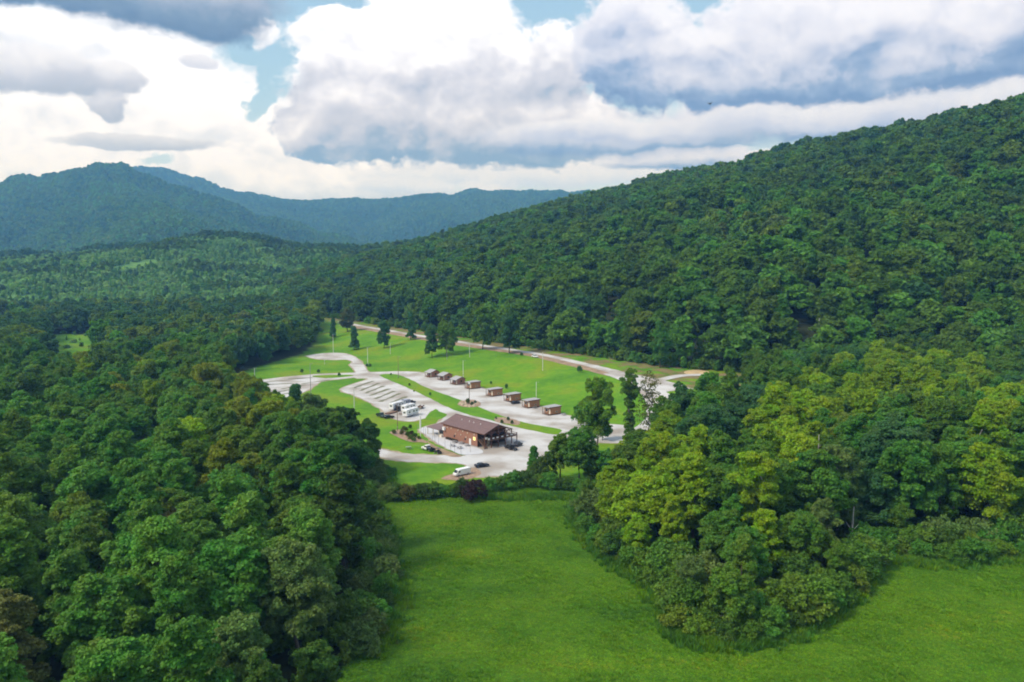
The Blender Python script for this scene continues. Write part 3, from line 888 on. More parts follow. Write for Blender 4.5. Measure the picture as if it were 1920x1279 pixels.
PROTO = {}
for kind, H, n, size, cnt in (('oak', 22, 32000, 0.255, 3), ('tall', 25, 29000, 0.255, 3), ('poplar', 25, 30000, 0.255, 3), ('wide', 18, 30000, 0.24, 3), ('egg', 15, 18000, 0.23, 3), ('cone', 14, 9000, 0.26, 2),
                              ('bush', 4, 4200, 0.13, 3), ('vine', 25, 12000, 0.26, 1), ('sparse', 23, 3000, 0.24, 1)):
    for i in range(cnt):
        sd = hash_seed = sum(map(ord, kind)) * 10 + i
        cm, c_, r_ = crown_mesh(kind, sd, H, n, size, M['leaf'])
        tm = trunk_mesh(sd, H, c_, M['pale_bark'] if kind == 'tall' else M['bark'], reach=0.55 if kind == 'bush' else 0.8)
        PROTO.setdefault(kind, []).append((H, cm, tm))

# leaf colours (what the leaves are, not how they are lit)
PAL = {'dark green': (0.075, 0.162, 0.017), 'mid green': (0.108, 0.226, 0.019), 'fresh green': (0.099, 0.269, 0.026), 'olive green': (0.148, 0.251, 0.017),
       'yellow green': (0.232, 0.380, 0.010), 'grey green': (0.140, 0.232, 0.047), 'rusty brown': (0.215, 0.149, 0.026), 'blue green': (0.067, 0.179, 0.045),
       'golden green': (0.216, 0.284, 0.012), 'dull brown green': (0.148, 0.172, 0.034)}
PAL['light green'] = (0.125, 0.285, 0.030)
PAL['light olive'] = (0.150, 0.280, 0.022)
TREES = []          # (x, y) of every tree built singly


def add_tree(name, kind, x, y, H, colour, label, cat='tree', group=None, widen=1.0, variant=None, jit=0.16):
    P_ = PROTO[kind]; v = R.randrange(len(P_)) if variant is None else variant
    h0, cm, tm = P_[v]; s = H / h0
    z = float(height(x, y))
    e = empty(name, (x, y, z), R.uniform(0, 6.28), label, cat, group)
    e.scale = (s * widen, s * widen, s)
    cr = bpy.data.objects.new('crown', cm); COL.objects.link(cr); cr.parent = e
    c_ = PAL[colour]; k = 1 + R.uniform(-jit, jit)
    cr['tint'] = (c_[0] * k * (1 + R.uniform(-0.1, 0.1)), c_[1] * k, c_[2] * k)
    tr = bpy.data.objects.new('stem' if cat == 'shrub' else 'trunk', tm); COL.objects.link(tr); tr.parent = e
    TREES.append((x, y))
    return e


def hexgrid(x0, x1, y0, y1, s, jit, g):
    ys = np.arange(y0, y1, s * 0.866); P_ = []
    for i, y in enumerate(ys):
        xs = np.arange(x0 + (i % 2) * s / 2, x1, s); P_.append(np.stack([xs, np.full_like(xs, y)], 1))
    P_ = np.concatenate(P_); return P_ + g.uniform(-jit * s, jit * s, P_.shape)


def in_frame(x, y, z, H, r=9.0):
    px, py0 = project(x, y, z + H); _, py1 = project(x, y, z)
    m = F * r / np.maximum(y, 1)
    return (y > 20) & (px > -m - 60) & (px < 1920 + m + 60) & (py0 < 1279 + 30) & (py1 > 0)


def visible(x, y, z, H, slack=14.0):
    top = z + H; ok = np.ones(len(x), bool)
    for t in np.linspace(0.04, 0.985, 70):
        ok &= height(x * t, y * t) < CAMH + (top - CAMH) * t + slack
    return ok


gT = np.random.default_rng(21)
# ---- lone trees of the camp and the edges that stand out: pixel foot, top, colour, shape, label
LONE = [
    (664, 656, 611, 'blue green', 'cone', 'small dark conical tree standing on the far lawn beside the turning loop', 1.15),
    (720, 653, 602, 'blue green', 'egg', 'dark narrow tree on the far lawn just below the upper road', 0.8),
    (770, 637, 583, 'blue green', 'cone', 'slim dark tree rising at the roadside in front of the hill wood', 0.9),
    (810, 671, 609, 'blue green', 'egg', 'tall narrow blue green tree on the bank, darker one of a pair', 0.75),
    (838, 668, 604, 'mid green', 'egg', 'round lighter green tree on the bank, paler one of a pair', 1.0),
    (625, 633, 597, 'blue green', 'cone', 'small dark tree at the top of the far lawn left of the brownish tree', 1.1),
    (652, 622, 582, 'dull brown green', 'egg', 'brownish round tree at the far end of the upper road', 1.25),
    (1118, 862, 712, 'light olive', 'oak', 'large leafy tree standing at the end of the cabin drive', 0.74),
    (1180, 822, 688, 'mid green', 'vine', 'tall slim tree wrapped in climbing vine in front of the gravel road', 1.0),
    (1216, 822, 696, 'dull brown green', 'sparse', 'thin crowned dark tree with gaps, beside the vine covered tree', 0.9),
    (1000, 898, 836, 'fresh green', 'cone', 'small bright conical tree at the corner of the gravel yard', 1.1),
    (1050, 900, 815, 'olive green', 'oak', 'bushy olive tree in the hedge behind the meadow, left of the large leafy tree', 1.0),
    (1085, 905, 802, 'fresh green', 'oak', 'bushy green tree in the hedge behind the meadow, under the large leafy tree', 1.1),
    (1020, 905, 848, 'dark green', 'bush', 'low dark tree in the hedge between the conical and the bushy tree', 1.0),
    (555, 800, 720, 'blue green', 'cone', 'lone dark pointed tree in front of the left camper lot', 1.25),
    (585, 860, 738, 'grey green', 'oak', 'grey green round tree below the lone pointed tree', 1.0),
    (640, 885, 760, 'dark green', 'wide', 'broad dark tree crowning the corner of the left wood', 1.0),
    (690, 890, 790, 'dark green', 'oak', 'dark tree at the corner of the left wood nearest the driveway', 0.85),
    (560, 905, 770, 'golden green', 'oak', 'golden tinged tree in the left wood behind the broad dark tree', 0.9),
    (905, 655, 572, 'mid green', 'egg', 'round green tree standing right on the upper road verge', 0.85),
    (955, 662, 584, 'blue green', 'egg', 'dark round tree on the upper road verge near the white car', 0.9),
    (1108, 906, 852, 'mid green', 'egg', 'rounded green tree of the hedge just right of the large leafy tree', 1.1),
    (1134, 908, 843, 'fresh green', 'egg', 'fresh green hedge tree in front of the small bright tree', 1.05),
    (1160, 905, 836, 'olive green', 'egg', 'olive tree closing the gap between hedge and right wood', 1.1),
    (1238, 690, 610, 'fresh green', 'egg', 'bright green tree standing in front of the hill wood by the brown verge', 0.75),
    (1290, 815, 742, 'mid green', 'oak', 'olive topped tree right of the gravel bend behind the yellow trees', 1.0),
    (1350, 830, 745, 'mid green', 'oak', 'green tree with a pale slender trunk behind the yellow trees', 1.0),
    (1090, 800, 752, 'fresh green', 'bush', 'bright bush beside the large leafy tree', 1.0),
    (1130, 826, 770, 'fresh green', 'egg', 'small bright tree between the large leafy tree and the vine covered tree', 0.9),
]
for px, base_, top_, colr, kind, lab, wd in LONE:
    x, y, z, H = at_h(px, base_, top_)
    if kind == 'bush': wd = wd * 0.7
    add_tree('tree', kind, x, y, H, colr, lab, widen=wd)

# ---- the woods either side of the meadow, tree by tree
NEARMAX = 268
cand = []
for region, poly, sp_, g_ in (('left', LW, 11.8, np.random.default_rng(5)), ('right', RW, 9.8, np.random.default_rng(6))):
    xs = [p[0] for p in poly]; ys = [p[1] for p in poly]
    pts = hexgrid(max(min(xs), -420), max(xs), min(ys), min(max(ys), 960), sp_, 0.26, g_)
    x, y = pts[:, 0], pts[:, 1]; z = height(x, y)
    ok = forest_mask(x, y) & inpoly(x, y, poly) & in_frame(x, y, z, 22)
    ok &= ~((y > 600) & (x > -330) & (region == 'left') & (x > -0.21 * y))
    for x_, y_ in zip(x[ok], y[ok]):
        if any((x_ - u) ** 2 + (y_ - w) ** 2 < 30 for u, w in TREES): continue
        cand.append((region, x_, y_))
cand.sort(key=lambda t: t[2])


def cap(reg, x, y):
    """how tall a tree may stand here (young trees near the drives)"""
    px = float(project(x, y, 15.0)[0]); lim = None
    if reg == 'left' and y < 380: lim = float(np.interp(px, [330, 380, 440, 480, 520, 560, 600, 660, 700, 722, 760], [560, 640, 690, 712, 744, 750, 764, 768, 790, 850, 900]))
    if reg == 'left' and 58 < px < 205 and y < 420: lim = 662.0
    if reg == 'right':
        lim = float(np.interp(px, [1080, 1150, 1180, 1243, 1256, 1330, 1345, 1380, 1480, 1600, 1760, 1900], [905, 880, 812, 802, 712, 704, 682, 676, 676, 662, 652, 640]))
        if 1380 < px < 1410 and y < 352: lim = 790
        if y < 226: lim = max(lim, float(np.interp(px, [1250, 1500, 1590, 1700], [802, 796, 730, 650])))
    if lim is None: return 99.0
    d_ = pix_dir(px, lim); return CAMH + d_[2] * (y / d_[1])


cand = [c_ for c_ in cand if cap(*c_) > 6.0]
REST = []           # near woods past the number built singly
near = []
for reg, x, y in cand:
    (near if len(near) < NEARMAX and y < 420 else REST).append((reg, x, y))

YELLOW = [(1235, 835, 95, 70), (1175, 905, 60, 65), (1420, 830, 70, 50), (1480, 840, 60, 60), (1570, 735, 95, 40), (1700, 708, 140, 42), (1810, 735, 80, 60), (1885, 800, 45, 75),
          (1500, 745, 60, 50), (1450, 880, 50, 60)]
GOLD = [(330, 700, 130, 60), (430, 700, 90, 50), (150, 650, 60, 40), (590, 960, 40, 60), (400, 835, 80, 60), (480, 780, 60, 60)]


def pick_style(reg, x, y):
    n_ = float(vnoise(x / 14, y / 14, 123)); r_ = R.random()
    px, py = project(x, y, 20.0)
    if reg == 'right':
        for (a_, b_, c_, d_) in YELLOW:
            if ((px - a_) / c_) ** 2 + ((py - b_) / d_) ** 2 < 1: return 'yellow green' if r_ < (0.95 if px < 1340 else 0.74) else 'fresh green' if r_ < 0.8 else 'mid green'
        edge = min((x - u) ** 2 + (y - w) ** 2 for u, w in RWF) < 150
        pal = ['dark green', 'mid green', 'grey green', 'olive green'] if edge else ['dark green', 'mid green', 'mid green', 'fresh green', 'blue green', 'olive green']
    else:
        for (a_, b_, c_, d_) in GOLD:
            if ((px - a_) / c_) ** 2 + ((py - b_) / d_) ** 2 < 1 and r_ < 0.6: return R.choice(['golden green', 'yellow green', 'light green', 'olive green'])
        if x > -40 and y < 215: return R.choice(['grey green', 'dark green', 'grey green', 'dark green'])
        pal = ['dark green', 'mid green', 'fresh green', 'mid green', 'light green', 'fresh green', 'mid green', 'dark green']
        if r_ > 0.96: return R.choice(['olive green', 'dull brown green', 'light green'])
    return pal[int((n_ * 0.55 + R.random() * 0.45) * len(pal)) % len(pal)]


SHAPEWORD = {'oak': 'round', 'tall': 'tall', 'wide': 'broad', 'egg': 'small', 'bush': 'bushy', 'poplar': 'pointed'}
specs = []
LWE = smooth_loop(LW[1:9], 8, closed=False)
RWF_ = RWF
RWF = [tuple(p) for p in smooth_loop(RWF, 5, closed=False)]
for reg, x, y in near:
    colr = pick_style(reg, x, y)
    edge = (reg == 'left' and min((x - u) ** 2 + (y - w) ** 2 for u, w in LWE) < 30) or (reg == 'right' and min((x - u) ** 2 + (y - w) ** 2 for u, w in RWF) < 64)
    kind = R.choices(['oak', 'tall', 'wide', 'egg', 'poplar'], [3.2, 2.5, 1.8, 1.0, 4.0])[0]
    H = {'oak': R.uniform(19, 24), 'tall': R.uniform(22, 27), 'wide': R.uniform(16, 20), 'egg': R.uniform(12, 17), 'poplar': R.uniform(20, 27)}[kind]
    if edge: kind = R.choice(['egg', 'bush', 'egg', 'bush']); H = R.uniform(8, 14) if kind == 'egg' else R.uniform(6.5, 10)
    if reg == 'left' and y < 120: H *= 0.86
    if reg == 'left' and y > 250: H *= 0.82
    if reg == 'right' and y < 176: H = min(H, 15)
    hmax = cap(reg, x, y)
    if H > hmax: H = hmax * R.uniform(0.90, 1.0)
    if H < 11 and kind not in ('bush', 'egg'): kind = 'egg'
    specs.append([reg, x, y, H, colr, kind])
rowname = lambda y: ['nearest', 'second', 'third', 'fourth', 'fifth', 'sixth', 'seventh', 'eighth', 'ninth', 'tenth', 'eleventh', 'twelfth', 'thirteenth',
                     'fourteenth', 'fifteenth', 'sixteenth', 'seventeenth', 'eighteenth', 'nineteenth', 'twentieth', 'last'][min(20, int(max(0, y - 70) // 18))]
ORD = ['leftmost', 'second from left', 'third from left', 'fourth from left', 'fifth from left', 'sixth from left', 'seventh from left', 'eighth from left', 'ninth from left',
       'tenth from left', 'eleventh from left', 'twelfth from left']
bins = {}
for s_ in specs: bins.setdefault((s_[0], rowname(s_[2]), s_[4], s_[5]), []).append(s_)
for (reg, row, colr, kind), L in bins.items():
    L.sort(key=lambda s_: s_[1] / s_[2])
    for i, (reg, x, y, H, colr, kind) in enumerate(L):
        if len(L) == 1: lab = f'only {colr} {SHAPEWORD[kind]} tree in the {row} row of the {reg} wood'
        else: lab = f'{colr} {SHAPEWORD[kind]} tree, {ORD[min(i, 11)]} in the {row} row of the {reg} wood'
        add_tree('tree', kind, x, y, H, colr, lab, group='trees of the wood %s of the meadow' % reg, widen=R.uniform(1.02, 1.22))

# ---- shrubs: hedge between meadow and camp, edge of the woods, planting beds
def shrub(px, base_, top_, colr, lab, group=None, widen=1.0, name='shrub'):
    x, y, z, H = at_h(px, base_, top_)
    return add_tree(name, 'bush', x, y, max(H, 0.5), colr, lab, cat='shrub', group=group, widen=widen)


hedge = [(728, 940, 'grey green'), (745, 936, 'dark green'), (762, 938, 'dull brown green'), (780, 935, 'mid green'), (797, 936, 'dark green'), (815, 933, 'mid green'), (832, 933, 'fresh green'),
         (850, 931, 'mid green'), (868, 930, 'dark green'), (918, 925, 'fresh green'), (936, 921, 'mid green'), (955, 917, 'fresh green'), (973, 914, 'mid green'), (990, 912, 'dark green'),
         (1010, 914, 'mid green'), (1030, 916, 'fresh green'), (1050, 918, 'dark green'), (1068, 920, 'mid green'), (1085, 924, 'fresh green')]
for i, (px, b_, colr) in enumerate(hedge):
    pos = 'left of the dark red bush' if px < 890 else 'right of the dark red bush'
    k = len([1 for h in hedge if (h[0] < 890) == (px < 890) and h[0] <= px])
    shrub(px, b_, b_ - R.uniform(24, 36), colr, f'{colr} hedge shrub {pos}, {["first", "second", "third", "fourth", "fifth", "sixth", "seventh", "eighth", "ninth", "tenth"][k - 1]} from its left end',
          'hedge shrubs between meadow and camp', widen=0.9)
PAL['dark red'] = (0.050, 0.022, 0.018)
shrub(888, 938, 897, 'dark red', 'dark red brown bush in the hedge in front of the white van', widen=0.95)
for i, (px, py, s_, colr) in enumerate([(739, 814, 9, 'dull brown green'), (753, 815, 9, 'dull brown green'), (758, 810, 12, 'dull brown green'), (764, 819, 10, 'dark green'), (771, 816, 9, 'dark red'),
                                        (770, 824, 10, 'mid green'), (778, 821, 10, 'dark green'), (776, 828, 8, 'mid green'), (786, 824, 7, 'dark green'), (762, 806, 6, 'dark green')]):
    shrub(px, py, py - s_, colr, f'{colr} shrub in the mulched bed, {["leftmost", "second from left", "third from left", "fourth from left", "fifth from left", "sixth from left", "seventh from left", "eighth from left", "ninth from left", "rearmost"][i]}',
          'shrubs in the mulched bed', widen=0.9)
SAPL = [(566, 699, 691), (597, 700, 692), (636, 706, 698), (688, 688, 681), (694, 688, 681), (733, 704, 699), (768, 724, 718), (807, 742, 735), (921, 721, 714), (949, 729, 719), (978, 668, 660),
        (1087, 699, 685), (776, 735, 731), (930, 786, 780), (953, 789, 781), (941, 794, 786), (960, 795, 787), (838, 806, 797), (769, 804, 795), (891, 757, 750), (877, 757, 746), (885, 760, 752)]
SL = ['left lawn near the left lot', 'left lawn below the turning loop', 'grass lens in the crossing', 'foot of the pale pole by the loop, left one', 'foot of the pale pole by the loop, right one',
      'left tip of the long lawn', 'long lawn opposite the first cabin', 'long lawn opposite the campers', 'lawn behind the fifth cabin', 'lawn behind the sixth cabin, taller',
      'edge of the upper road by the white car', 'bank below the upper road bend', 'middle of the long lawn', 'round mulched bed, left one', 'round mulched bed, rear one', 'round mulched bed, front one',
      'round mulched bed, right one', 'gable of the lodge annex', 'patio corner by the flagpole', 'rock garden, right one', 'rock garden at the pole', 'rock garden, front one']
for (px, b_, t_), where in zip(SAPL, SL):
    shrub(px, b_, t_, R.choice(['dark green', 'blue green']), f'small dark sapling, {where}', 'young saplings planted about the camp', widen=0.6, name='sapling')
# brush along the feet of the woods
NTH = ['first', 'second', 'third', 'fourth', 'fifth', 'sixth', 'seventh', 'eighth', 'ninth', 'tenth', 'eleventh', 'twelfth', 'thirteenth', 'fourteenth', 'fifteenth', 'sixteenth',
       'seventeenth', 'eighteenth', 'nineteenth', 'twentieth', 'last']
seen_brush = {}
for reg, row, line in (('left', 'outer', [(p[0] + 2.6, p[1]) for p in LW[2:9]]), ('left', 'inner', [(p[0] - 1.8, p[1]) for p in LW[2:9]]),
                       ('right', 'outer', [(p[0] - 0.6, p[1] - 2.0) for p in RWF_]), ('right', 'inner', [(p[0] + 1.0, p[1] + 3.2) for p in RWF_[2:]])):
    last = None
    for p in smooth_loop(line, 12, closed=False):
        if last is not None and np.hypot(*(p - last)) < (4.2 if row == 'outer' else 5.0): continue
        last = p
        colr = R.choice(['grey green', 'dark green', 'mid green', 'grey green', 'fresh green'] if reg == 'left' else ['mid green', 'dark green', 'mid green', 'fresh green', 'olive green'])
        key = (reg, row, colr); seen_brush[key] = seen_brush.get(key, -1) + 1
        nth = NTH[min(seen_brush[key], 20)]; end = 'near end' if reg == 'left' else 'left end'
        Hb = R.uniform(3.2, 6.5) if reg == 'left' else (R.uniform(3, 6.5) if row == 'outer' else R.uniform(5, 8.5))
        add_tree('shrub', 'bush', p[0] + R.uniform(-1, 1), p[1] + R.uniform(-1, 1), Hb, colr, f'{nth} {colr} brush from the {end}, {row} row at the {reg} wood foot', cat='shrub',
                 group=f'brush along the foot of the {reg} wood', widen=R.uniform(0.8, 1.2))

# ---- bare trunks that show pale in front of the woods
def bare_trunk(x, y, z0, H, lab, lean=0.0, r=0.22, branches=3, group=None):
    mb = MB(); g = np.random.default_rng(int(abs(x * 13 + y * 7)))
    pts = [(lean * t * H + g.normal() * 0.06, g.normal() * 0.06, -0.5 + (H + 0.5) * t) for t in np.linspace(0, 1, 7)]
    mb.tube(pts, [r * (1.1 - 0.75 * t) for t in np.linspace(0, 1, 7)], 7)
    for i in range(branches):
        t = g.uniform(0.5, 0.95); a_ = g.uniform(0, 6.28); s = pts[int(t * 6)]
        mb.tube([s, (s[0] + math.cos(a_) * 0.8, s[1] + math.sin(a_) * 0.8, s[2] + 0.9), (s[0] + math.cos(a_) * 1.5, s[1] + math.sin(a_) * 1.5, s[2] + 2.0)], [r * 0.35, r * 0.25, r * 0.08], 5)
    o = mb.build('dead_tree', M['pale_bark'], smooth=True, loc=(x, y, z0))
    return tag(o, lab, 'tree', group)
for px, b_, top_, lab in [(1536, 905, 815, 'tall pale bare trunk between the yellow trees of the right wood'), (1601, 1000, 950, 'short pale snag at the dark opening of the right wood'),
                          (546, 1085, 972, 'pale dead trunk rising in front of the golden tree of the left wood'), (1176, 540, 493, 'thin white dead trunk on the wooded hill'),
                          (1534, 652, 597, 'pale trunk standing out at the foot of the wooded hill')]:
    x, y, z, H = at_h(px, b_, top_)
    if y < 330:                                      # these rise through the canopy: the foot is hidden further in front
        d_ = pix_dir(px, top_); Hw = {1536: 21.0, 1601: 11.0, 546: 20.0}[px]; t = (Hw - CAMH) / d_[2]
        x, y, z, H = d_[0] * t, d_[1] * t, 0.0, Hw
    bare_trunk(x, y, z, H, lab, r=0.26 if y < 300 else 0.40)

# ------------------------------------------------------------------ the woods past those: scattered trees
def lod(kind, seed, H, n, size, name):
    g = np.random.default_rng(seed); c_, r_ = lumps(kind, g, H, n > 2000)
    V, Fc = leaves(c_, r_, n, size, g, up=0.4)
    me = mesh_np(name, V, Fc, [M['leaf_inst'], M['bark']])
    return me


def scatter_set(name, kinds):
    col_ = bpy.data.collections.new(name)
    for i, (kind, H, n, size) in enumerate(kinds):
        me = lod(kind, 900 + i * 7 + len(name), H, n, size, f'{name}_{i:02d}')
        for v in [1.0 / H]:
            me.transform(Matrix.Scale(v, 4))                 # one unit high
        o = bpy.data.objects.new(f'{name}_{i:02d}', me); col_.objects.link(o)
    return col_


def scatter(name, pts, sx, sz, rot, idx_, tint, coll, label, sink=0.0):
    n = len(pts)
    me = bpy.data.meshes.new(name); me.vertices.add(n); me.vertices.foreach_set('co', np.asarray(pts, np.float32).ravel())
    def attr(nm, ty, dat, key):
        a_ = me.attributes.new(nm, ty, 'POINT'); a_.data.foreach_set(key, dat)
    attr('sca', 'FLOAT_VECTOR', np.stack([sx, sx, sz], 1).astype(np.float32).ravel(), 'vector')
    attr('rot', 'FLOAT_VECTOR', np.stack([rot * 0, rot * 0, rot], 1).astype(np.float32).ravel(), 'vector')
    attr('pick', 'INT', idx_.astype(np.int32), 'value')
    attr('tint', 'FLOAT_COLOR', np.concatenate([tint, np.ones((n, 1))], 1).astype(np.float32).ravel(), 'color')
    o = bpy.data.objects.new(name, me); COL.objects.link(o)
    ng = bpy.data.node_groups.new(name, 'GeometryNodeTree')
    ng.interface.new_socket('Geometry', in_out='INPUT', socket_type='NodeSocketGeometry')
    ng.interface.new_socket('Geometry', in_out='OUTPUT', socket_type='NodeSocketGeometry')
    gi, go = ng.nodes.new('NodeGroupInput'), ng.nodes.new('NodeGroupOutput')
    ip = ng.nodes.new('GeometryNodeInstanceOnPoints'); ci = ng.nodes.new('GeometryNodeCollectionInfo')
    ci.inputs['Collection'].default_value = coll; ci.inputs['Separate Children'].default_value = True; ci.inputs['Reset Children'].default_value = True
    ip.inputs['Pick Instance'].default_value = True
    def na(nm, ty):
        k = ng.nodes.new('GeometryNodeInputNamedAttribute'); k.data_type = ty; k.inputs['Name'].default_value = nm; return k
    L = ng.links.new
    L(gi.outputs[0], ip.inputs['Points']); L(ci.outputs[0], ip.inputs['Instance'])
    L(na('pick', 'INT').outputs[0], ip.inputs['Instance Index'])
    er = ng.nodes.new('FunctionNodeEulerToRotation')
    L(na('rot', 'FLOAT_VECTOR').outputs[0], er.inputs[0]); L(er.outputs[0], ip.inputs['Rotation'])
    L(na('sca', 'FLOAT_VECTOR').outputs[0], ip.inputs['Scale'])
    L(ip.outputs[0], go.inputs[0])
    md = o.modifiers.new('scatter', 'NODES'); md.node_group = ng
    return tag(o, label, kind='stuff')


def tints(x, y, names, weights, seed, patch=60.0, jit=0.18):
    g = np.random.default_rng(seed)
    n_ = fbm(x / patch, y / patch, seed, 3); n_ = (n_ - n_.min()) / (np.ptp(n_) + 1e-6)
    k = np.clip(n_ * 0.6 + g.random(len(x)) * 0.4, 0, 0.999)
    cum = np.cumsum(weights) / np.sum(weights)
    ids = np.searchsorted(cum, k)
    base_ = np.array([PAL[n] for n in names])[ids]
    return base_ * (1 + g.uniform(-jit, jit, (len(x), 1))) * (1 + g.uniform(-0.08, 0.08, (len(x), 3)))


MID = scatter_set('mid_tree', [('poplar', 25, 4200, 0.72), ('poplar', 25, 4200, 0.72), ('tall', 25, 4000, 0.7), ('wide', 18, 4200, 0.72), ('oak', 22, 4400, 0.72), ('oak', 22, 3600, 0.85), ('oak', 22, 3600, 0.85), ('wide', 19, 3600, 0.85), ('wide', 19, 3600, 0.8), ('tall', 25, 3000, 0.75), ('egg', 18, 2800, 0.75), ('oak', 22, 3600, 0.9)])
FAR = scatter_set('far_tree', [('oak', 22, 420, 2.1), ('wide', 19, 420, 2.1), ('egg', 18, 360, 1.9), ('oak', 22, 420, 2.0)])
BUSH = scatter_set('young_tree', [('egg', 8, 420, 0.75), ('bush', 5, 380, 0.6), ('cone', 9, 380, 0.7), ('egg', 8, 420, 0.7)])


def wood(name, pts, hmin, hmax, aspect, names, weights, seed, coll, ncoll, label, rframe=10, cull=True, patch=60.0):
    x, y = pts[:, 0], pts[:, 1]; g = np.random.default_rng(seed); z = height(x, y)
    H = g.uniform(hmin, hmax, len(x))
    ok = in_frame(x, y, z, H, rframe)
    x, y, z, H = x[ok], y[ok], z[ok], H[ok]
    if cull:
        ok = visible(x, y, z, H); x, y, z, H = x[ok], y[ok], z[ok], H[ok]
    t = tints(x, y, names, weights, seed, patch)
    return scatter(name, np.stack([x, y, z - 0.02 * H], 1), H * aspect * g.uniform(0.85, 1.2, len(H)), H, g.uniform(0, 6.28, len(H)), g.integers(0, ncoll, len(H)), t, coll, label), len(H)


# hill wood
gH = np.random.default_rng(31)
pts = hexgrid(-700, 900, 300, 2050, 11.8, 0.42, gH)
a_, c_ = (pts[:, 1] - pts[:, 0]) / Q2, (pts[:, 0] + pts[:, 1]) / Q2
cb_ = np.interp(a_, *A_CB)
hh_, mm_ = hill_and_mid(pts[:, 0], pts[:, 1])
ok = (c_ > cb_ + (fbm(pts[:, 0] / 22, pts[:, 1] / 22, 61, 2) - 0.5) * 14) & (c_ < 1075) & (a_ < 1750) & ((pts[:, 1] < 800) | (hh_ > mm_ - 3)) & (fbm(pts[:, 0] / 14, pts[:, 1] / 14, 63, 2) < 0.74)
pts = pts[ok]
near_ok = np.array([not any((p[0] - u) ** 2 + (p[1] - w) ** 2 < 20 for u, w in TREES[:30]) for p in pts])
HN = ['dark green', 'blue green', 'mid green', 'fresh green', 'olive green', 'grey green', 'golden green', 'dull brown green']
o_, n1 = wood('hillside_wood', pts[near_ok], 14, 29, 1.12, HN, [3.4, 1.8, 4, 2.6, 1.8, 0.8, 0.3, 0.35], 41, MID, 12, 'dense deciduous wood covering the right hillside', patch=90)
ep = hexgrid(-260, 420, 300, 800, 4.2, 0.45, gH)
ea, ec = (ep[:, 1] - ep[:, 0]) / Q2, (ep[:, 0] + ep[:, 1]) / Q2; eo = ec - np.interp(ea, *A_CB)
ep = ep[(eo > -7) & (eo < 8)]
wood('hill_edge_brush', ep, 2.0, 7.0, 1.0, ['dark green', 'mid green', 'fresh green', 'blue green', 'olive green'], [2, 3, 2, 1, 1], 48, BUSH, 4, 'brush and saplings along the foot of the hill wood', patch=30)
# the near woods past those built singly: the same crowns, scattered
NEARC = bpy.data.collections.new('near_tree'); near_h = []; near_k = []
for kind in ('oak', 'tall', 'wide', 'egg', 'poplar'):
    for (h0, cm, tm) in PROTO[kind]:
        NEARC.objects.link(bpy.data.objects.new(f'near_tree_{len(near_h):02d}', cm)); near_h.append(h0); near_k.append(kind)
rr = [(reg, x, y) for reg, x, y in REST if y < 430]
P_, S_, I_, T_ = [], [], [], []
for reg, x, y in rr:
    c_ = np.array(PAL[pick_style(reg, x, y)]) * (1 + R.uniform(-0.15, 0.15))
    H = min(R.uniform(17, 25), cap(reg, x, y)); k = R.choices(range(len(near_h)), [5 if q == 'oak' else 3 if q == 'tall' else 2 for q in near_k])[0]
    P_.append((x, y, float(height(x, y)))); S_.append(H / near_h[k]); I_.append(k); T_.append(c_)
scatter('near_wood', P_, np.array(S_), np.array(S_), gH.uniform(0, 6.28, len(P_)), np.array(I_), np.array(T_), NEARC, 'trees standing behind the front of the two near woods')
REST = [q for q in REST if q[2] >= 430]
up_ = hexgrid(-130, 150, 60, 330, 3.6, 0.45, gH)
up_ = up_[(inpoly(up_[:, 0], up_[:, 1], LW) | inpoly(up_[:, 0], up_[:, 1], RW)) & ~inpoly(up_[:, 0], up_[:, 1], PATCH)]
wood('undergrowth', up_, 1.5, 4.5, 1.2, ['dark green', 'mid green', 'fresh green', 'grey green'], [2, 2, 1, 1.5], 52, BUSH, 4, 'undergrowth beneath the near woods', cull=False, patch=20)
# the rest of the valley woods
rest = np.array([(x, y) for _, x, y in REST]) if REST else np.zeros((0, 2))
vp = hexgrid(-720, -150, 790, 850, 11, 0.35, gH)
vp = vp[vp[:, 1] < 800 + 50 * fbm(vp[:, 0] / 50, vp[:, 0] * 0, 211, 2)]
allp = np.concatenate([rest, vp]) if len(rest) else vp
o_, n2 = wood('valley_wood', allp, 17, 24, 1.0, ['dark green', 'mid green', 'blue green', 'olive green', 'fresh green', 'grey green'], [3, 3, 2, 1.3, 1.5, 1.2], 43, MID, 12,
              'wood on the valley floor beyond the nearer trees', patch=70)
# young growth on the low hill, with an older tree line on its crest
pts = hexgrid(-1250, -150, 815, 1640, 6.8, 0.40, gH)
hh_, mm_ = hill_and_mid(pts[:, 0], pts[:, 1])
pts = pts[(fbm(pts[:, 0] / 60, pts[:, 1] / 60, 201, 4) < 0.71) & (mm_ > hh_ - 3)]
PAL['pale regrowth'] = (0.240, 0.450, 0.100); PAL['regrowth'] = (0.150, 0.360, 0.085)
o_, n3 = wood('regrowth_scrub', pts, 3.5, 9, 0.95, ['regrowth', 'pale regrowth', 'fresh green', 'blue green', 'olive green'], [3, 2.4, 1.5, 1.5, 0.6], 45, BUSH, 4,
              'young bushy regrowth on the low hill in the valley', patch=80)
op = hexgrid(-1250, -150, 815, 1600, 9.5, 0.42, gH); hh_, mm_ = hill_and_mid(op[:, 0], op[:, 1])
op = op[(fbm(op[:, 0] / 75, op[:, 1] / 45, 205, 3) > 0.645) & (mm_ > hh_ - 3)]
wood('older_clumps', op, 7, 13, 1.05, ['blue green', 'dark green', 'mid green', 'fresh green'], [1.5, 1, 2, 2], 50, FAR, 4, 'bands of older trees among the regrowth on the low hill', patch=60)
fp = hexgrid(-420, -250, 415, 700, 7.5, 0.45, gH)
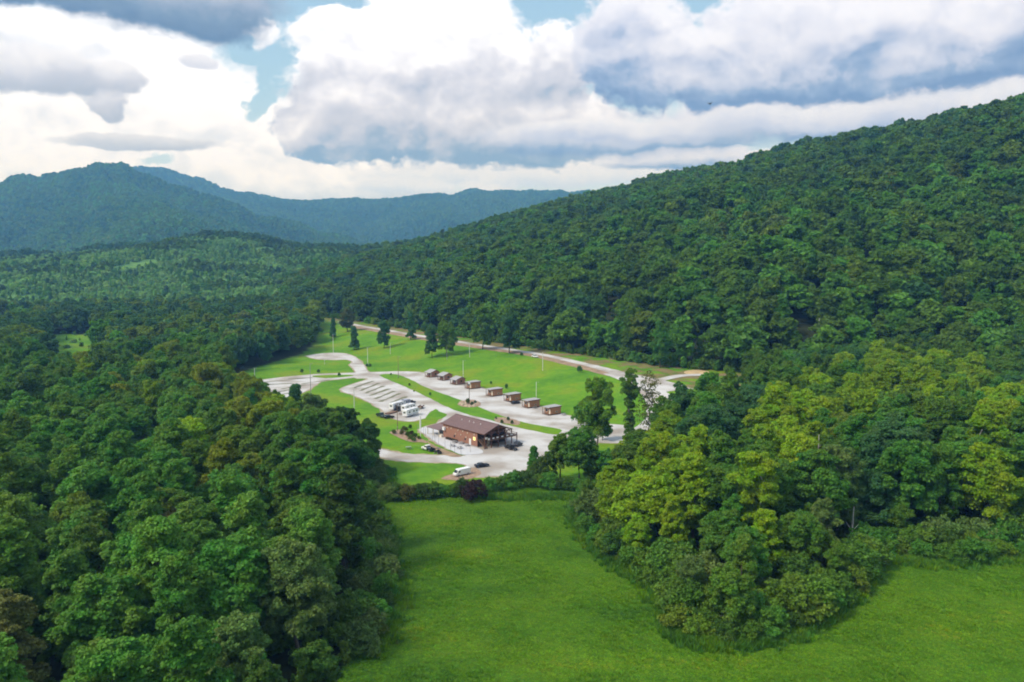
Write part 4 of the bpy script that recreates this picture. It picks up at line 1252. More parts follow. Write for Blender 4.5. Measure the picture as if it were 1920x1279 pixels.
fp = fp[inpoly(fp[:, 0], fp[:, 1], wedge(60, 200, 560, 700)) & (fbm(fp[:, 0] / 16, fp[:, 1] / 10, 207, 3) > 0.66)]
wood('field_scrub', fp, 1.2, 4.0, 1.3, ['grey green', 'pale regrowth', 'mid green'], [1, 2, 1], 46, BUSH, 4, 'pale scrub dotting the far left field')
pts = hexgrid(-1250, -150, 1470, 1590, 11, 0.35, gH)
pts = pts[(fbm(pts[:, 0] / 90, pts[:, 1] / 900, 203, 2) > 0.42)]
o_, n4 = wood('crest_trees', pts, 13, 22, 1.0, ['dark green', 'blue green', 'mid green'], [3, 2, 1], 47, FAR, 4, 'line of older dark trees along the crest of the low hill')
PAL.update({'mountain a': (0.080, 0.189, 0.043), 'mountain b': (0.072, 0.217, 0.087), 'mountain c': (0.123, 0.275, 0.051), 'mountain d': (0.116, 0.334, 0.072), 'mountain e': (0.203, 0.319, 0.051)})
pts = hexgrid(-2600, 400, 1850, 3660, 15.0, 0.32, gH)
u_ = pts[:, 0] / pts[:, 1]; pts = pts[(u_ < 0.05) & (u_ > -0.70)]
o_, n5 = wood('near_mountain_wood', pts, 15, 22, 1.15, ['mountain a', 'mountain b', 'mountain c', 'mountain d', 'mountain e'], [2.5, 2, 3, 2, 1.5], 49, FAR, 4, 'wooded slopes of the nearer blue green mountain', patch=220)
pts = hexgrid(-3600, 900, 3660, 5650, 20.0, 0.32, gH)
u_ = pts[:, 0] / pts[:, 1]; pts = pts[(u_ < 0.16) & (u_ > -0.70)]
o_, n6 = wood('far_mountain_wood', pts, 17, 24, 1.3, ['mountain a', 'mountain b', 'mountain c', 'mountain d'], [3, 2, 3, 1], 51, FAR, 4, 'wooded slopes of the far blue mountain ridge', patch=300)
print('TREES', len(TREES), 'stuff', n1, n2, n3, n4, n5, n6)

# ------------------------------------------------------------------ meadow grass
def tuft_mesh(seed, n, w, name, hgt=1.0):
    g = np.random.default_rng(seed); V, Fc = [], []
    for i in range(n):
        a_ = g.uniform(0, 6.28); r_ = g.random() ** 0.5 * w; l = g.uniform(0.5, 1.0) * hgt; le = g.uniform(0.15, 0.6) * l
        p = np.array([math.cos(a_) * r_, math.sin(a_) * r_, 0]); b_ = g.uniform(0, 6.28); s = np.array([math.cos(b_), math.sin(b_), 0]) * g.uniform(0.05, 0.10)
        d = np.array([math.cos(a_), math.sin(a_), 0]) * le
        k = len(V); V += [p - s, p + s, p + s * 0.6 + d * 0.5 + [0, 0, l * 0.7], p - s * 0.6 + d * 0.5 + [0, 0, l * 0.7]]
        V += [p + d + [0, 0, l], p + d * 1.02 + [0, 0, l * 0.99]]
        Fc += [(k, k + 1, k + 2, k + 3), (k + 3, k + 2, k + 5, k + 4)]
    return mesh_np(name, np.array(V), np.array(Fc), [M['leaf_inst']])


TUFT = bpy.data.collections.new('tufts')
for i in range(4):
    TUFT.objects.link(bpy.data.objects.new(f'tuft_{i}', tuft_mesh(70 + i, 26, 0.45, f'tuft_{i}')))
pts = hexgrid(-40, 150, 118, 252, 0.62, 0.48, gH)
x, y = pts[:, 0], pts[:, 1]
lim = 236 - 0.32 * np.maximum(x + 36, 0) * 0.3
ok = ~inpoly(x, y, LW) & ~inpoly(x, y, RW) & in_frame(x, y, x * 0, 1.0, 1.0) & (y < lim)
pts = pts[ok]; x, y = x[ok], y[ok]
g = np.random.default_rng(8)
PAL['grass a'] = (0.112, 0.290, 0.008); PAL['grass b'] = (0.165, 0.345, 0.008); PAL['grass c'] = (0.280, 0.370, 0.012); PAL['grass d'] = (0.062, 0.195, 0.010)
t = tints(x + 0.35 * y, y * 2.6, ['grass d', 'grass a', 'grass b', 'grass c'], [2.2, 3, 3, 1.8], 61, 26, 0.12)
hh = g.uniform(0.12, 0.30, len(x)) * (0.5 + 3.2 * np.clip(fbm(x / 7, y / 7, 303, 3) - 0.25, 0, 1) ** 1.5)
scatter('meadow_grass', np.stack([x, y, height(x, y)], 1), g.uniform(0.8, 1.3, len(x)), hh, g.uniform(0, 6.28, len(x)), g.integers(0, 4, len(x)), t, TUFT, 'rough long grass of the meadow')
# taller weeds along the hedge and the wood's edge
e_ = []
for line in ([(-36, 232), (-20, 226), (0, 223), (17, 223)], [(p[0] - 1.5, p[1] - 4.0) for p in RWF_], [(p[0] + 4.5, p[1]) for p in LW[2:9]]):
    L = smooth_loop(line, 40, closed=False)
    for p in L:
        for _ in range(7): e_.append((p[0] + g.normal() * 1.3, p[1] + g.normal() * 1.3))
e_ = np.array(e_); x, y = e_[:, 0], e_[:, 1]
t = tints(x, y, ['grass d', 'fresh green', 'grass b', 'olive green'], [2, 2, 2, 1.5], 63, 7, 0.2)
scatter('tall_weeds', np.stack([x, y, height(x, y)], 1), g.uniform(0.8, 1.5, len(x)), g.uniform(0.7, 1.7, len(x)), g.uniform(0, 6.28, len(x)), g.integers(0, 4, len(x)), t, TUFT, 'tall weeds along the hedge and the feet of the woods')
# ------------------------------------------------------------------ the lodge
def face_angle(p, q):
    """heading of local +x when it runs from ground point p to ground point q"""
    return math.atan2(q[1] - p[1], q[0] - p[0])


O = at(895, 839); Wq = at(948, 828); Lq = at(835, 820)
rzL = face_angle(O, Wq)
LL = math.hypot(Lq[0] - O[0], Lq[1] - O[1]); WW = 13.0
lodge = empty('lodge', (O[0], O[1], 0.05), rzL, 'long red brown lodge with dark metal roof, open timbered gable porch and upper deck', 'lodge')
EH, RH = 5.5, 7.9
mb = MB(); mb.prism([(0, 0), (WW, 0), (WW, EH), (WW / 2, RH - 0.25), (0, EH)], 0, LL)
wall = mb.build('wall', M['log'], lodge)
# corner boards and foundation
MB().box2(-0.06, WW + 0.06, -0.06, LL + 0.06, -0.4, 0.25).build('foundation', M['grey'], lodge)
def roof_slab(x0, z0, x1, z1, y0, y1, t=0.16):
    return MB().prism([(x0, z0), (x1, z1), (x1, z1 + t), (x0, z0 + t)], y0, y1)
dz = (RH - EH) / (WW / 2); ov = 0.45
r1 = roof_slab(-ov, EH - ov * dz + 0.02, WW / 2, RH + 0.02, -4.2, LL + 0.8).build('roof', M['roofbrown'], lodge)
r2 = roof_slab(WW + ov, EH - ov * dz + 0.02, WW / 2, RH + 0.02, -4.2, LL + 0.8).build('roof', M['roofbrown'], lodge)
for k in range(9):                                  # standing seams
    pass
sm = MB()
y_ = -4.4
while y_ < LL + 0.7:
    sm.bar((-ov, y_, EH - ov * dz + 0.21), (WW / 2, y_, RH + 0.21), 0.06); y_ += 0.9
tag(sm.build('roof_seam', M['roofbrown'], r1), kind='stuff')
MB().box2(WW / 2 - 0.25, WW / 2 + 0.25, -4.2, LL + 0.8, RH + 0.16, RH + 0.26).build('ridge_cap', M['roofbrown'], r1)
MB().box2(-ov - 0.05, -ov + 0.08, -4.2, LL + 0.8, EH - ov * dz - 0.08, EH - ov * dz + 0.16).build('fascia', M['timber'], r1)
for yy in (3.0, 7.0, 9.5, 14.0):
    t = 0.62
    MB().tube([(WW / 2 * t, yy, EH + dz * WW / 2 * t - 0.05), (WW / 2 * t, yy, EH + dz * WW / 2 * t + 0.62)], [0.13, 0.13], 8).build('vent_pipe', M['white'], r1)
# long wall: lamps, windows, door, lit window
for yy, zz in ((1.6, 4.4), (5.5, 4.3), (8.2, 4.5), (11.0, 4.4), (15.2, 4.4), (17.6, 4.3), (9.4, 3.0), (12.6, 2.7), (6.3, 2.6)):
    l = MB(); l.box((-0.12, yy, zz), (0.22, 0.26, 0.42)).build('wall_lamp', M['cream'], lodge)
for yy in (7.0, 13.4):
    w = MB().box2(-0.05, 0.02, yy - 0.4, yy + 0.4, 1.3, 2.2).build('window', M['timber'], lodge)
    MB().box2(-0.075, -0.05, yy - 0.32, yy + 0.32, 1.38, 2.12).build('pane', M['glass'], w)
d_ = MB().box2(-0.08, 0.02, 3.6, 4.6, 0.25, 2.45).build('door', M['white'], lodge); tag(d_, 'white door in the long wall')
MB().box((-0.11, 3.75, 1.3), (0.06, 0.08, 0.08)).build('handle', M['grey'], d_)
w = MB().box2(-0.06, 0.02, 1.0, 2.3, 2.2, 3.5).build('window', M['cream'], lodge); tag(w, 'yellow lit window by the corner')
MB().box2(-0.08, -0.06, 1.08, 2.22, 2.28, 3.42).build('pane', M['litwindow'], w)
# gable porch
PY = -4.0
for xx in (0.15, 3.2, 6.5, 9.8, 12.85, 15.4):
    zt = EH - 0.1 if xx in (0.15, 12.85) else (RH - 0.7 if abs(xx - 6.5) < .1 else (EH + dz * 3.2 - 0.2 if xx < 13 else 3.6))
    MB().box2(xx - 0.13, xx + 0.13, PY - 0.13, PY + 0.13, 0, zt).build('porch_post', M['timber'], lodge)
for xx in (15.4,):
    for yy in (-1.2, 1.6, 4.4): MB().box2(xx - 0.1, xx + 0.1, yy - 0.1, yy + 0.1, 0, 3.7).build('deck_post', M['timber'], lodge)
MB().bar((0, PY, EH - 0.1), (WW, PY, EH - 0.1), 0.24).build('tie_beam', M['timber'], lodge)
for a_, b2 in (((0.2, EH), (6.5, RH - 0.35)), ((12.8, EH), (6.5, RH - 0.35)), ((3.2, EH), (6.5, 6.9)), ((9.8, EH), (6.5, 6.9)), ((1.2, EH), (3.2, 6.3)), ((11.8, EH), (9.8, 6.3))):
    MB().bar((a_[0], PY, a_[1]), (b2[0], PY, b2[1]), 0.18).build('truss_timber', M['timber'], lodge)
for xx in (0.15, 3.2, 6.5, 9.8, 12.85):
    for s in (-1, 1):
        if (xx < 1 and s < 0) or (xx > 12 and s > 0): continue
        MB().bar((xx, PY, EH - 1.3), (xx + s * 1.1, PY, EH - 0.15), 0.13).build('knee_brace', M['timber'], lodge)
deck = MB().box2(2.2, 15.6, PY - 0.2, -0.02, 2.62, 2.82).build('deck', M['deckwood'], lodge)
MB().box2(13.1, 15.6, -0.02, 4.6, 2.62, 2.82).build('side_deck', M['deckwood'], lodge)
rail = MB()
for z_ in (3.05, 3.75): rail.bar((2.2, PY - 0.15, z_), (15.55, PY - 0.15, z_), 0.09)
x_ = 2.3
while x_ < 15.5: rail.bar((x_, PY - 0.15, 2.85), (x_, PY - 0.15, 3.75), 0.05); x_ += 0.4
for z_ in (3.05, 3.75): rail.bar((15.5, PY - 0.1, z_), (15.5, 4.6, z_), 0.09)
y_ = -3.6
while y_ < 4.5: rail.bar((15.5, y_, 2.85), (15.5, y_, 3.75), 0.05); y_ += 0.4
rail.build('railing', M['timber'], deck)
for xx in (4.0, 5.9, 8.2, 10.6, 12.6):
    MB().box((xx, PY - 0.24, 3.45), (0.9, 0.06, 0.42)).build('flower_box', M['white'], deck)
st = MB()
for i in range(14): st.box((2.0 - 0.05, PY + 0.2 + 0.0, 0.1), (0.01, 0.01, 0.01)) if False else st.box((0.9 - 0.0, -0.4 - i * 0.26, 2.7 - i * 0.19), (1.3, 0.30, 0.06))
st.bar((0.3, -0.2, 2.75), (0.3, -4.0, 0.05), 0.14); st.bar((1.5, -0.2, 2.75), (1.5, -4.0, 0.05), 0.14)
st.bar((1.5, -0.2, 3.7), (1.5, -4.0, 1.0), 0.10)
st.build('stair', M['deckwood'], lodge)
for xx, c_ in ((0.6, 'white'), (1.9, 'white'), (0.9, 'cream')):
    MB().box((xx, PY - 0.2, 3.9 - 0.5 * (xx > 1.5)), (0.7, 0.08, 0.7)).build('wall_sign', M[c_], lodge)
g1 = MB().box2(0.02, WW - 0.02, -0.05, -0.005, 0.2, 5.1).build('gable_shade', M['darkwood'], lodge)  # porch shade put into the colour: dark sheet over the gable wall
for xx in (4.2, 7.2, 10.4):
    w = MB().box2(xx - 0.9, xx + 0.9, -0.1, -0.05, 3.1, 4.6).build('window', M['timber'], lodge)
    MB().box2(xx - 0.8, xx + 0.8, -0.12, -0.1, 3.2, 4.5).build('pane', M['glass'], w)
for xx in (5.0, 9.0):
    d_ = MB().box2(xx - 0.55, xx + 0.55, -0.1, -0.05, 0.2, 2.3).build('door', M['cream'] if xx < 6 else M['timber'], lodge)
    MB().box((xx + 0.4, -0.13, 1.2), (0.07, 0.06, 0.1)).build('handle', M['grey'], d_)
# annex with its own low roof
ar = MB().prism([(-1.4, 2.75), (6.0, 3.55), (6.0, 3.72), (-1.4, 2.92)], LL + 0.85, LL + 9.0).build('annex_roof', M['roofbrown'], lodge)
for yy in (LL + 1.4, LL + 5.0, LL + 8.6):
    MB().box2(-1.2, -0.95, yy - 0.12, yy + 0.12, 0, 2.76).build('annex_post', M['cream'], lodge)
    MB().box2(5.6, 5.85, yy - 0.12, yy + 0.12, 0, 3.5).build('annex_post', M['cream'], lodge)
MB().box2(3.4, 5.5, LL + 2.2, LL + 7.6, 0.0, 2.6).build('annex_room', M['grey'], lodge)
MB().box2(-0.9, 0.1, LL + 0.1, LL + 1.2, 0.0, 1.2).build('porch_cabinet', M['cream'], lodge)
MB().box2(-0.85, -0.05, LL - 1.6, LL - 0.4, 3.1, 4.3).build('air_unit', M['white'], lodge)

def local(o, x, y, z=0):
    return o.matrix_world @ Vector((x, y, z))
bpy.context.view_layer.update()
# things by the long wall
for i, yy in enumerate((16.0, 12.4)):
    p = local(lodge, -0.7, yy); e = empty('planter', p, rzL, f'long dark planter trough standing at the foot of the lodge wall, {["far", "near"][i]} one', 'planter', 'planters along the lodge wall')
    MB().box2(-0.35, 0.35, -1.6, 1.6, 0.0, 0.55).build('trough', M['darkwood'], e)
    g = np.random.default_rng(40 + i)
    V, Fc = leaves(np.array([[0, t, 0.6] for t in np.linspace(-1.4, 1.4, 7)]), np.full(7, 0.38), 260, 0.11, g)
    me = mesh_np('foliage', V, Fc, [M['leaf']]); o = bpy.data.objects.new('foliage', me); COL.objects.link(o); o.parent = e; o['tint'] = (0.03, 0.055, 0.025)


def picnic(px, py, rz, lab, group, m='grey'):
    p = at(px, py); e = empty('picnic_table', (p[0], p[1], p[2] + 0.12), rz, lab, 'picnic table', group)
    MB().box((0, 0, 0.74), (1.9, 0.8, 0.06)).build('table_top', M[m], e)
    for s in (-1, 1):
        MB().box((0, s * 0.72, 0.44), (1.9, 0.28, 0.05)).build('bench', M[m], e)
        l = MB(); l.bar((s * 0.65, -0.7, 0), (s * 0.65, 0.32, 0.72), 0.09); l.bar((s * 0.65, 0.7, 0), (s * 0.65, -0.32, 0.72), 0.09)
        l.bar((s * 0.65, -0.75, 0.40), (s * 0.65, 0.75, 0.40), 0.07); l.build('leg_frame', M[m], e)
    return e
for (px, py), where in zip([(849, 838), (862, 842), (865, 833), (876, 837), (853, 831)], ['nearest the fence corner', 'foremost', 'behind the foremost', 'nearest the white door', 'rearmost']):
    picnic(px, py, R.uniform(0, 3), f'small grey table with benches on the patio, {where}', 'tables on the patio')
picnic(766, 842, 0.3, 'pale table with benches on the grass left of the white pickup', None, 'steel')
picnic(752, 778, 0.6, 'wooden table with benches beside the campers', None, 'deckwood')
picnic(1003, 766, 0.6, 'small table with benches beside the seventh cabin', None, 'steel')
picnic(1057, 779, 0.6, 'small table with benches at the right end of the cabin row', None, 'grey')
# thin patio posts
PX = [(783.5, 808, 796), (794.5, 815, 801), (798, 818, 803), (811, 825, 806), (815.5, 828, 811), (822.5, 833, 813), (834.5, 838, 820), (845, 845, 827), (852.5, 849, 833), (864.5, 855, 838), (882, 848, 836)]
for i, (px, b_, t_) in enumerate(PX):
    x, y, z, H = at_h(px, b_, t_)
    e = empty('patio_post', (x, y, z + 0.1), 0, f'thin post at the patio edge, {ORD[i] if i < len(ORD) else "last"} of the row', 'post', 'thin posts round the patio')
    MB().tube([(0, 0, 0), (0, 0, max(2.2, H))], [0.055, 0.05], 6).build('shaft', M['grey'], e)
    MB().box((0, 0, 0.03), (0.3, 0.3, 0.06)).build('foot', M['grey'], e)

# ------------------------------------------------------------------ cabins
def boxcabin(loc, rz, lab):
    e = empty('box_cabin', loc, rz, lab, 'cabin', 'small rental cabins along the gravel drive')
    MB().box2(1.3, 7.0, 0, 4.2, 0.35, 3.35).build('wall', M['cabinwood'], e)
    MB().prism([(0.0, 3.25), (7.3, 3.45), (7.3, 3.62), (0.0, 3.42)], -0.3, 4.5).build('roof', M['roofgrey'], e)
    MB().box2(-0.02, 7.32, -0.34, -0.3, 3.22, 3.56).build('fascia', M['timber'], e)
    MB().box2(0.0, 1.28, -0.05, 4.25, 0.35, 0.5).build('deck', M['deckwood'], e)
    MB().box2(1.32, 6.95, 0.06, 4.1, 0, 0.34).build('skirting', M['darkwood'], e)
    for yy in (0.1, 4.1): MB().box2(0.05, 0.2, yy - 0.08, yy + 0.08, 0, 3.3).build('porch_post', M['timber'], e)
    r = MB(); r.bar((0.1, 0.1, 1.35), (0.1, 4.1, 1.35), 0.08); y_ = 0.3
    while y_ < 4.0: r.bar((0.1, y_, 0.5), (0.1, y_, 1.35), 0.05); y_ += 0.4
    r.build('railing', M['timber'], e)
    d_ = MB().box2(1.24, 1.31, 0.35, 1.25, 0.5, 2.6).build('door', M['cream'], e)
    MB().box((1.2, 1.15, 1.4), (0.06, 0.06, 0.1)).build('handle', M['grey'], d_)
    w = MB().box2(1.24, 1.31, 2.1, 3.5, 1.2, 2.5).build('window', M['cream'], e); MB().box2(1.22, 1.24, 2.2, 3.4, 1.3, 2.4).build('pane', M['glass'], w)
    w = MB().box2(3.9, 5.1, -0.07, -0.005, 1.0, 1.55).build('window', M['cream'], e); MB().box2(4.0, 5.0, -0.09, -0.07, 1.08, 1.47).build('pane', M['glass'], w)
    return e


def gablecabin(loc, rz, lab):
    e = empty('gable_cabin', loc, rz, lab, 'cabin', 'small rental cabins along the gravel drive')
    MB().prism([(1.6, 0.3), (6.6, 0.3), (6.6, 2.7), (4.1, 3.9), (1.6, 2.9)], 0, 4.6).build('wall', M['log'], e)
    MB().prism([(-0.2, 2.55), (4.1, 4.0), (4.1, 4.15), (-0.2, 2.70)], -0.5, 5.0).build('roof', M['roofgrey'], e)
    MB().prism([(6.95, 2.55), (4.1, 4.0), (4.1, 4.15), (6.95, 2.70)], -0.5, 5.0).build('roof', M['roofbrown'], e)
    MB().box2(0, 1.58, 0, 4.6, 0.3, 0.45).build('deck', M['deckwood'], e)
    for yy in (0.1, 2.3, 4.5): MB().box2(0.05, 0.2, yy - 0.08, yy + 0.08, 0, 2.56).build('porch_post', M['timber'], e)
    r = MB(); r.bar((0.1, 0.1, 1.3), (0.1, 4.5, 1.3), 0.08)
    y_ = 0.3
    while y_ < 4.4: r.bar((0.1, y_, 0.45), (0.1, y_, 1.3), 0.05); y_ += 0.4
    r.build('railing', M['timber'], e)
    d_ = MB().box2(1.53, 1.61, 0.5, 1.4, 0.45, 2.45).build('door', M['cream'], e)
    MB().box((1.5, 1.3, 1.4), (0.06, 0.06, 0.1)).build('handle', M['grey'], d_)
    w = MB().box2(1.53, 1.61, 2.2, 3.6, 1.1, 2.3).build('window', M['cream'], e); MB().box2(1.51, 1.53, 2.3, 3.5, 1.2, 2.2).build('pane', M['glass'], w)
    w = MB().box2(3.4, 4.6, -0.07, -0.005, 1.2, 2.2).build('window', M['timber'], e); MB().box2(3.5, 4.5, -0.09, -0.07, 1.28, 2.12).build('pane', M['glass'], w)
    return e


CAB = [(805.5, 708.5, 0), (829.5, 714.5, 0), (853.5, 722.5, 0), (880, 730.5, 1), (920.5, 744.5, 1), (954.5, 754.5, 1), (989.5, 766.5, 1), (1028.5, 780, 1)]
CL = ['red brown gable cabin with grey roof, farthest up the drive', 'red brown gable cabin with grey roof, second from the far end', 'red brown gable cabin with grey roof, third from the far end beside a pale pole',
      'orange brown box cabin next to the last gable cabin', 'orange brown box cabin standing apart in the middle of the row', 'orange brown box cabin with a dark car parked in front',
      'orange brown box cabin behind a pale pole, second from the near end', 'orange brown box cabin at the near end of the row']
c0, c1_ = at(1031, 780.6), at(1056, 776.5)
rzc = face_angle(c0, c1_)
for (px, py, k), lab in zip(CAB, CL):
    p = at(px, py)
    if k: boxcabin((p[0], p[1], p[2] + 0.06), rzc, lab)
    else: gablecabin((p[0], p[1], p[2] + 0.06), rzc + 0.05, lab)

# ------------------------------------------------------------------ vehicles
def wheels(e, xs, hw, r, m='tyre'):
    for x in xs:
        for s in (-1, 1):
            w = MB().tube([(x, s * (hw - 0.22), r), (x, s * hw, r)], [r, r], 12).build('wheel', M['tyre'], e)
            MB().tube([(x, s * (hw - 0.02), r), (x, s * (hw + 0.015), r)], [r * 0.55, r * 0.55], 8).build('rim', M['grey'], w)


def car(px, py, rz, paint, lab, style='suv', L=4.7, off=0.07):
    p = at(px, py); e = empty({'suv': 'parked_car', 'sedan': 'parked_car', 'pickup': 'pickup_truck', 'utv': 'utility_buggy', 'van': 'van'}[style], (p[0], p[1], p[2] + off), rz, lab,
                              {'suv': 'car', 'sedan': 'car', 'pickup': 'pickup truck', 'utv': 'buggy', 'van': 'van'}[style])
    h = L / 2; pm = M[paint]
    if style in ('suv', 'sedan'):
        t = 1.72 if style == 'suv' else 1.45
        MB().prism([(-h, 0.35), (h, 0.35), (h, 0.75), (h - 0.15, 0.92), (h * 0.42, 1.02), (-h + 0.1, 1.05), (-h, 0.8)], -0.9, 0.9).build('body', pm, e, bevel=0.06)
        b_ = -h + (0.15 if style == 'suv' else 0.75)
        MB().prism([(b_, 1.0), (h * 0.42, 1.0), (h * 0.12, t - 0.06), (b_ + 0.45, t - 0.04)], -0.80, 0.80).build('window', M['glass'], e, bevel=0.03)
        MB().prism([(b_ + 0.35, t - 0.08), (h * 0.15, t - 0.08), (h * 0.08, t), (b_ + 0.5, t + 0.01)], -0.74, 0.74).build('roof', pm, e, bevel=0.02)
        for s in (-1, 1):
            MB().box((h + 0.005, s * 0.62, 0.72), (0.05, 0.34, 0.14)).build('headlight', M['white'], e)
            MB().box((-h - 0.005, s * 0.68, 0.80), (0.05, 0.26, 0.18)).build('tail_light', M['rust'], e)
        wheels(e, (-h * 0.62, h * 0.62), 0.9, 0.34)
    elif style == 'pickup':
        MB().prism([(-h * 0.05, 0.45), (h, 0.45), (h, 0.95), (h - 0.2, 1.12), (h * 0.55, 1.18), (-h * 0.05, 1.2)], -0.97, 0.97).build('body', pm, e, bevel=0.06)
        MB().prism([(-h * 0.05, 1.15), (h * 0.55, 1.15), (h * 0.34, 1.86), (0.0, 1.9)], -0.88, 0.88).build('window', M['glass'], e, bevel=0.03)
        MB().prism([(-h * 0.06, 1.62), (h * 0.40, 1.72), (h * 0.33, 1.95), (-0.02, 2.0)], -0.90, 0.90).build('roof', pm, e, bevel=0.03)
        bd = MB(); bd.box2(-h, -h * 0.07, -0.97, 0.97, 0.5, 0.62); bd.box2(-h, -h * 0.07, -0.97, -0.90, 0.62, 1.18); bd.box2(-h, -h * 0.07, 0.90, 0.97, 0.62, 1.18); bd.box2(-h, -h + 0.07, -0.9, 0.9, 0.62, 1.18)
        tag(bd.build('bed', M['black'], e), 'dark cargo bed')
        for s in (-1, 1): MB().box((h + 0.005, s * 0.7, 0.85), (0.05, 0.34, 0.2)).build('headlight', M['white'], e)
        wheels(e, (-h * 0.6, h * 0.62), 0.98, 0.40)
    elif style == 'utv':
        MB().prism([(-h, 0.5), (h, 0.5), (h, 0.85), (h * 0.4, 1.0), (-h * 0.2, 0.8), (-h, 0.95)], -0.65, 0.65).build('body', pm, e, bevel=0.05)
        f = MB()
        for s in (-1, 1):
            f.bar((h * 0.42, s * 0.62, 0.95), (h * 0.1, s * 0.6, 1.9), 0.07); f.bar((-h * 0.5, s * 0.62, 0.9), (-h * 0.45, s * 0.6, 1.9), 0.07)
        f.build('roll_cage', M['black'], e)
        MB().box((-h * 0.17, 0, 1.92), (h * 0.75, 1.3, 0.07)).build('roof', pm, e)
        MB().box((-h * 0.15, 0, 1.0), (0.5, 1.15, 0.45)).build('seat', M['tyre'], e)
        wheels(e, (-h * 0.65, h * 0.65), 0.78, 0.36)
    else:
        MB().prism([(-h, 0.4), (h, 0.4), (h, 1.0), (h - 0.35, 1.25), (h - 1.15, 2.2), (h - 1.5, 2.42), (-h + 0.25, 2.48), (-h, 2.3)], -1.0, 1.0).build('body', pm, e, bevel=0.12)
        MB().prism([(h - 0.42, 1.32), (h - 0.33, 1.32), (h - 1.06, 2.17), (h - 1.16, 2.12)], -0.86, 0.86).build('windscreen', M['glass'], e)
        for s in (-1, 1):
            MB().box((h - 1.55, s * 1.0, 1.65), (0.85, 0.03, 0.55)).build('side_window', M['glass'], e)
            MB().box((h + 0.01, s * 0.72, 0.85), (0.05, 0.3, 0.22)).build('headlight', M['grey'], e)
        wheels(e, (-h * 0.6, h * 0.62), 1.0, 0.36)
    return e


def head(px0, py0, px1, py1): return face_angle(at(px0, py0), at(px1, py1))
car(903.5, 876, head(892, 877, 915, 874), 'navy', 'dark blue car alone in the middle of the gravel yard', 'sedan', 4.7)
car(955, 842, head(965, 846, 947, 839), 'black', 'black car parked below the lodge deck, nearer of two', 'suv', 4.3)
car(971, 836.5, head(965, 838, 978, 833), 'navy', 'dark car parked below the lodge deck, farther of two', 'suv', 4.0)
car(963, 844.5, head(957, 843, 969, 846), 'black', 'small black buggy beside the black car at the lodge', 'utv', 2.6)
car(966.5, 757.5, head(957, 758, 976, 756), 'black', 'black car parked in front of a box cabin', 'sedan', 4.4)
car(1003, 670.5, head(990, 668, 1016, 673), 'white', 'white car on the verge of the upper road', 'suv', 4.6, off=0.15)
car(803, 845, head(818, 850, 793, 842.5), 'white', 'white pickup truck with dark bed on the grass by the patio', 'pickup', 5.6)
car(821, 850.5, head(828, 852, 815, 848), 'black', 'black utility buggy behind the white pickup', 'utv', 2.7)
car(866, 891, head(884, 886, 850, 894), 'white', 'long white van on worn earth at the corner of the yard', 'van', 6.4).scale = (0.92, 0.9, 0.88)
car(714, 782, head(705, 779, 722, 785), 'greencar', 'dark green pickup at the lower end of the camper bays', 'pickup', 5.4)
car(729, 784.5, head(720, 785, 738, 783), 'black', 'black car beside the dark green pickup', 'sedan', 4.5)
car(771, 757, head(762, 759, 780, 754), 'navy', 'dark car at the upper end of the camper bays', 'suv', 4.9)
car(746.5, 770.5, head(740, 774, 753, 767), 'black', 'black pickup between the two rear campers', 'pickup', 5.2)


def camper(px, py, rz, L, lab, paint='offwhite', stripe='blueRV', slide=True, nose=True):
    p = at(px, py); e = empty('camper_trailer', (p[0], p[1], p[2] + 0.07), rz, lab, 'camper trailer', 'camper trailers in the bays')
    h = L / 2
    prof = [(-h, 0.6), (h - 1.2, 0.6), (h, 1.5), (h, 2.6), (h - 0.5, 3.2), (-h + 0.15, 3.25), (-h, 3.1)] if nose else [(-h, 0.6), (h - 0.25, 0.6), (h, 0.95), (h - 0.15, 2.8), (h - 0.6, 3.05), (-h, 3.05)]
    MB().prism(prof, -1.25, 1.25).build('body', M[paint], e, bevel=0.09)
    for s in (-1, 1):
        MB().box((-0.3, s * 1.256, 1.05), (L * 0.75, 0.02, 0.22)).build('stripe', M[stripe], e)
        for x in (-h * 0.55, h * 0.15, h * 0.62):
            w = MB().box((x, s * 1.26, 2.1), (0.95, 0.04, 0.65)).build('window', M['grey'], e); MB().box((x, s * 1.285, 2.1), (0.8, 0.02, 0.5)).build('pane', M['glass'], w)
    d_ = MB().box((-h * 0.15, -1.265, 1.65), (0.7, 0.04, 1.75)).build('door', M['white'], e); MB().box((-h * 0.15 + 0.25, -1.295, 1.6), (0.06, 0.03, 0.12)).build('handle', M['grey'], d_)
    w = MB().box((-h - 0.02, 0, 2.1), (0.04, 1.2, 0.7)).build('window', M['grey'], e); MB().box((-h - 0.045, 0, 2.1), (0.02, 1.0, 0.52)).build('pane', M['glass'], w)
    MB().tube([(-h * 0.7, -1.4, 2.95), (h * 0.5, -1.4, 2.95)], [0.09, 0.09], 8).build('awning_roll', M['grey'], e)
    if slide: MB().box2(h * 0.05, h * 0.55, 1.24, 1.75, 0.85, 2.75).build('slide_out', M[paint], e, bevel=0.04)
    MB().box((-h * 0.2, 0, 3.34), (0.9, 0.8, 0.22)).build('roof_unit', M['grey'] if paint != 'offwhite' else M['white'], e, bevel=0.05)
    wheels(e, (-0.9, 0.0), 1.2, 0.36)
    f = MB(); f.bar((h - 1.0, -0.8, 0.55), (h + 1.1, 0, 0.5), 0.1); f.bar((h - 1.0, 0.8, 0.55), (h + 1.1, 0, 0.5), 0.1); f.box((h + 1.0, 0, 0.25), (0.12, 0.12, 0.5))
    f.build('hitch', M['tyre'], e)
    return e
rv = head(757, 785, 784, 777)
camper(770, 780, rv, 8.6, 'white camper trailer with dark windows, foremost of the three', nose=True)
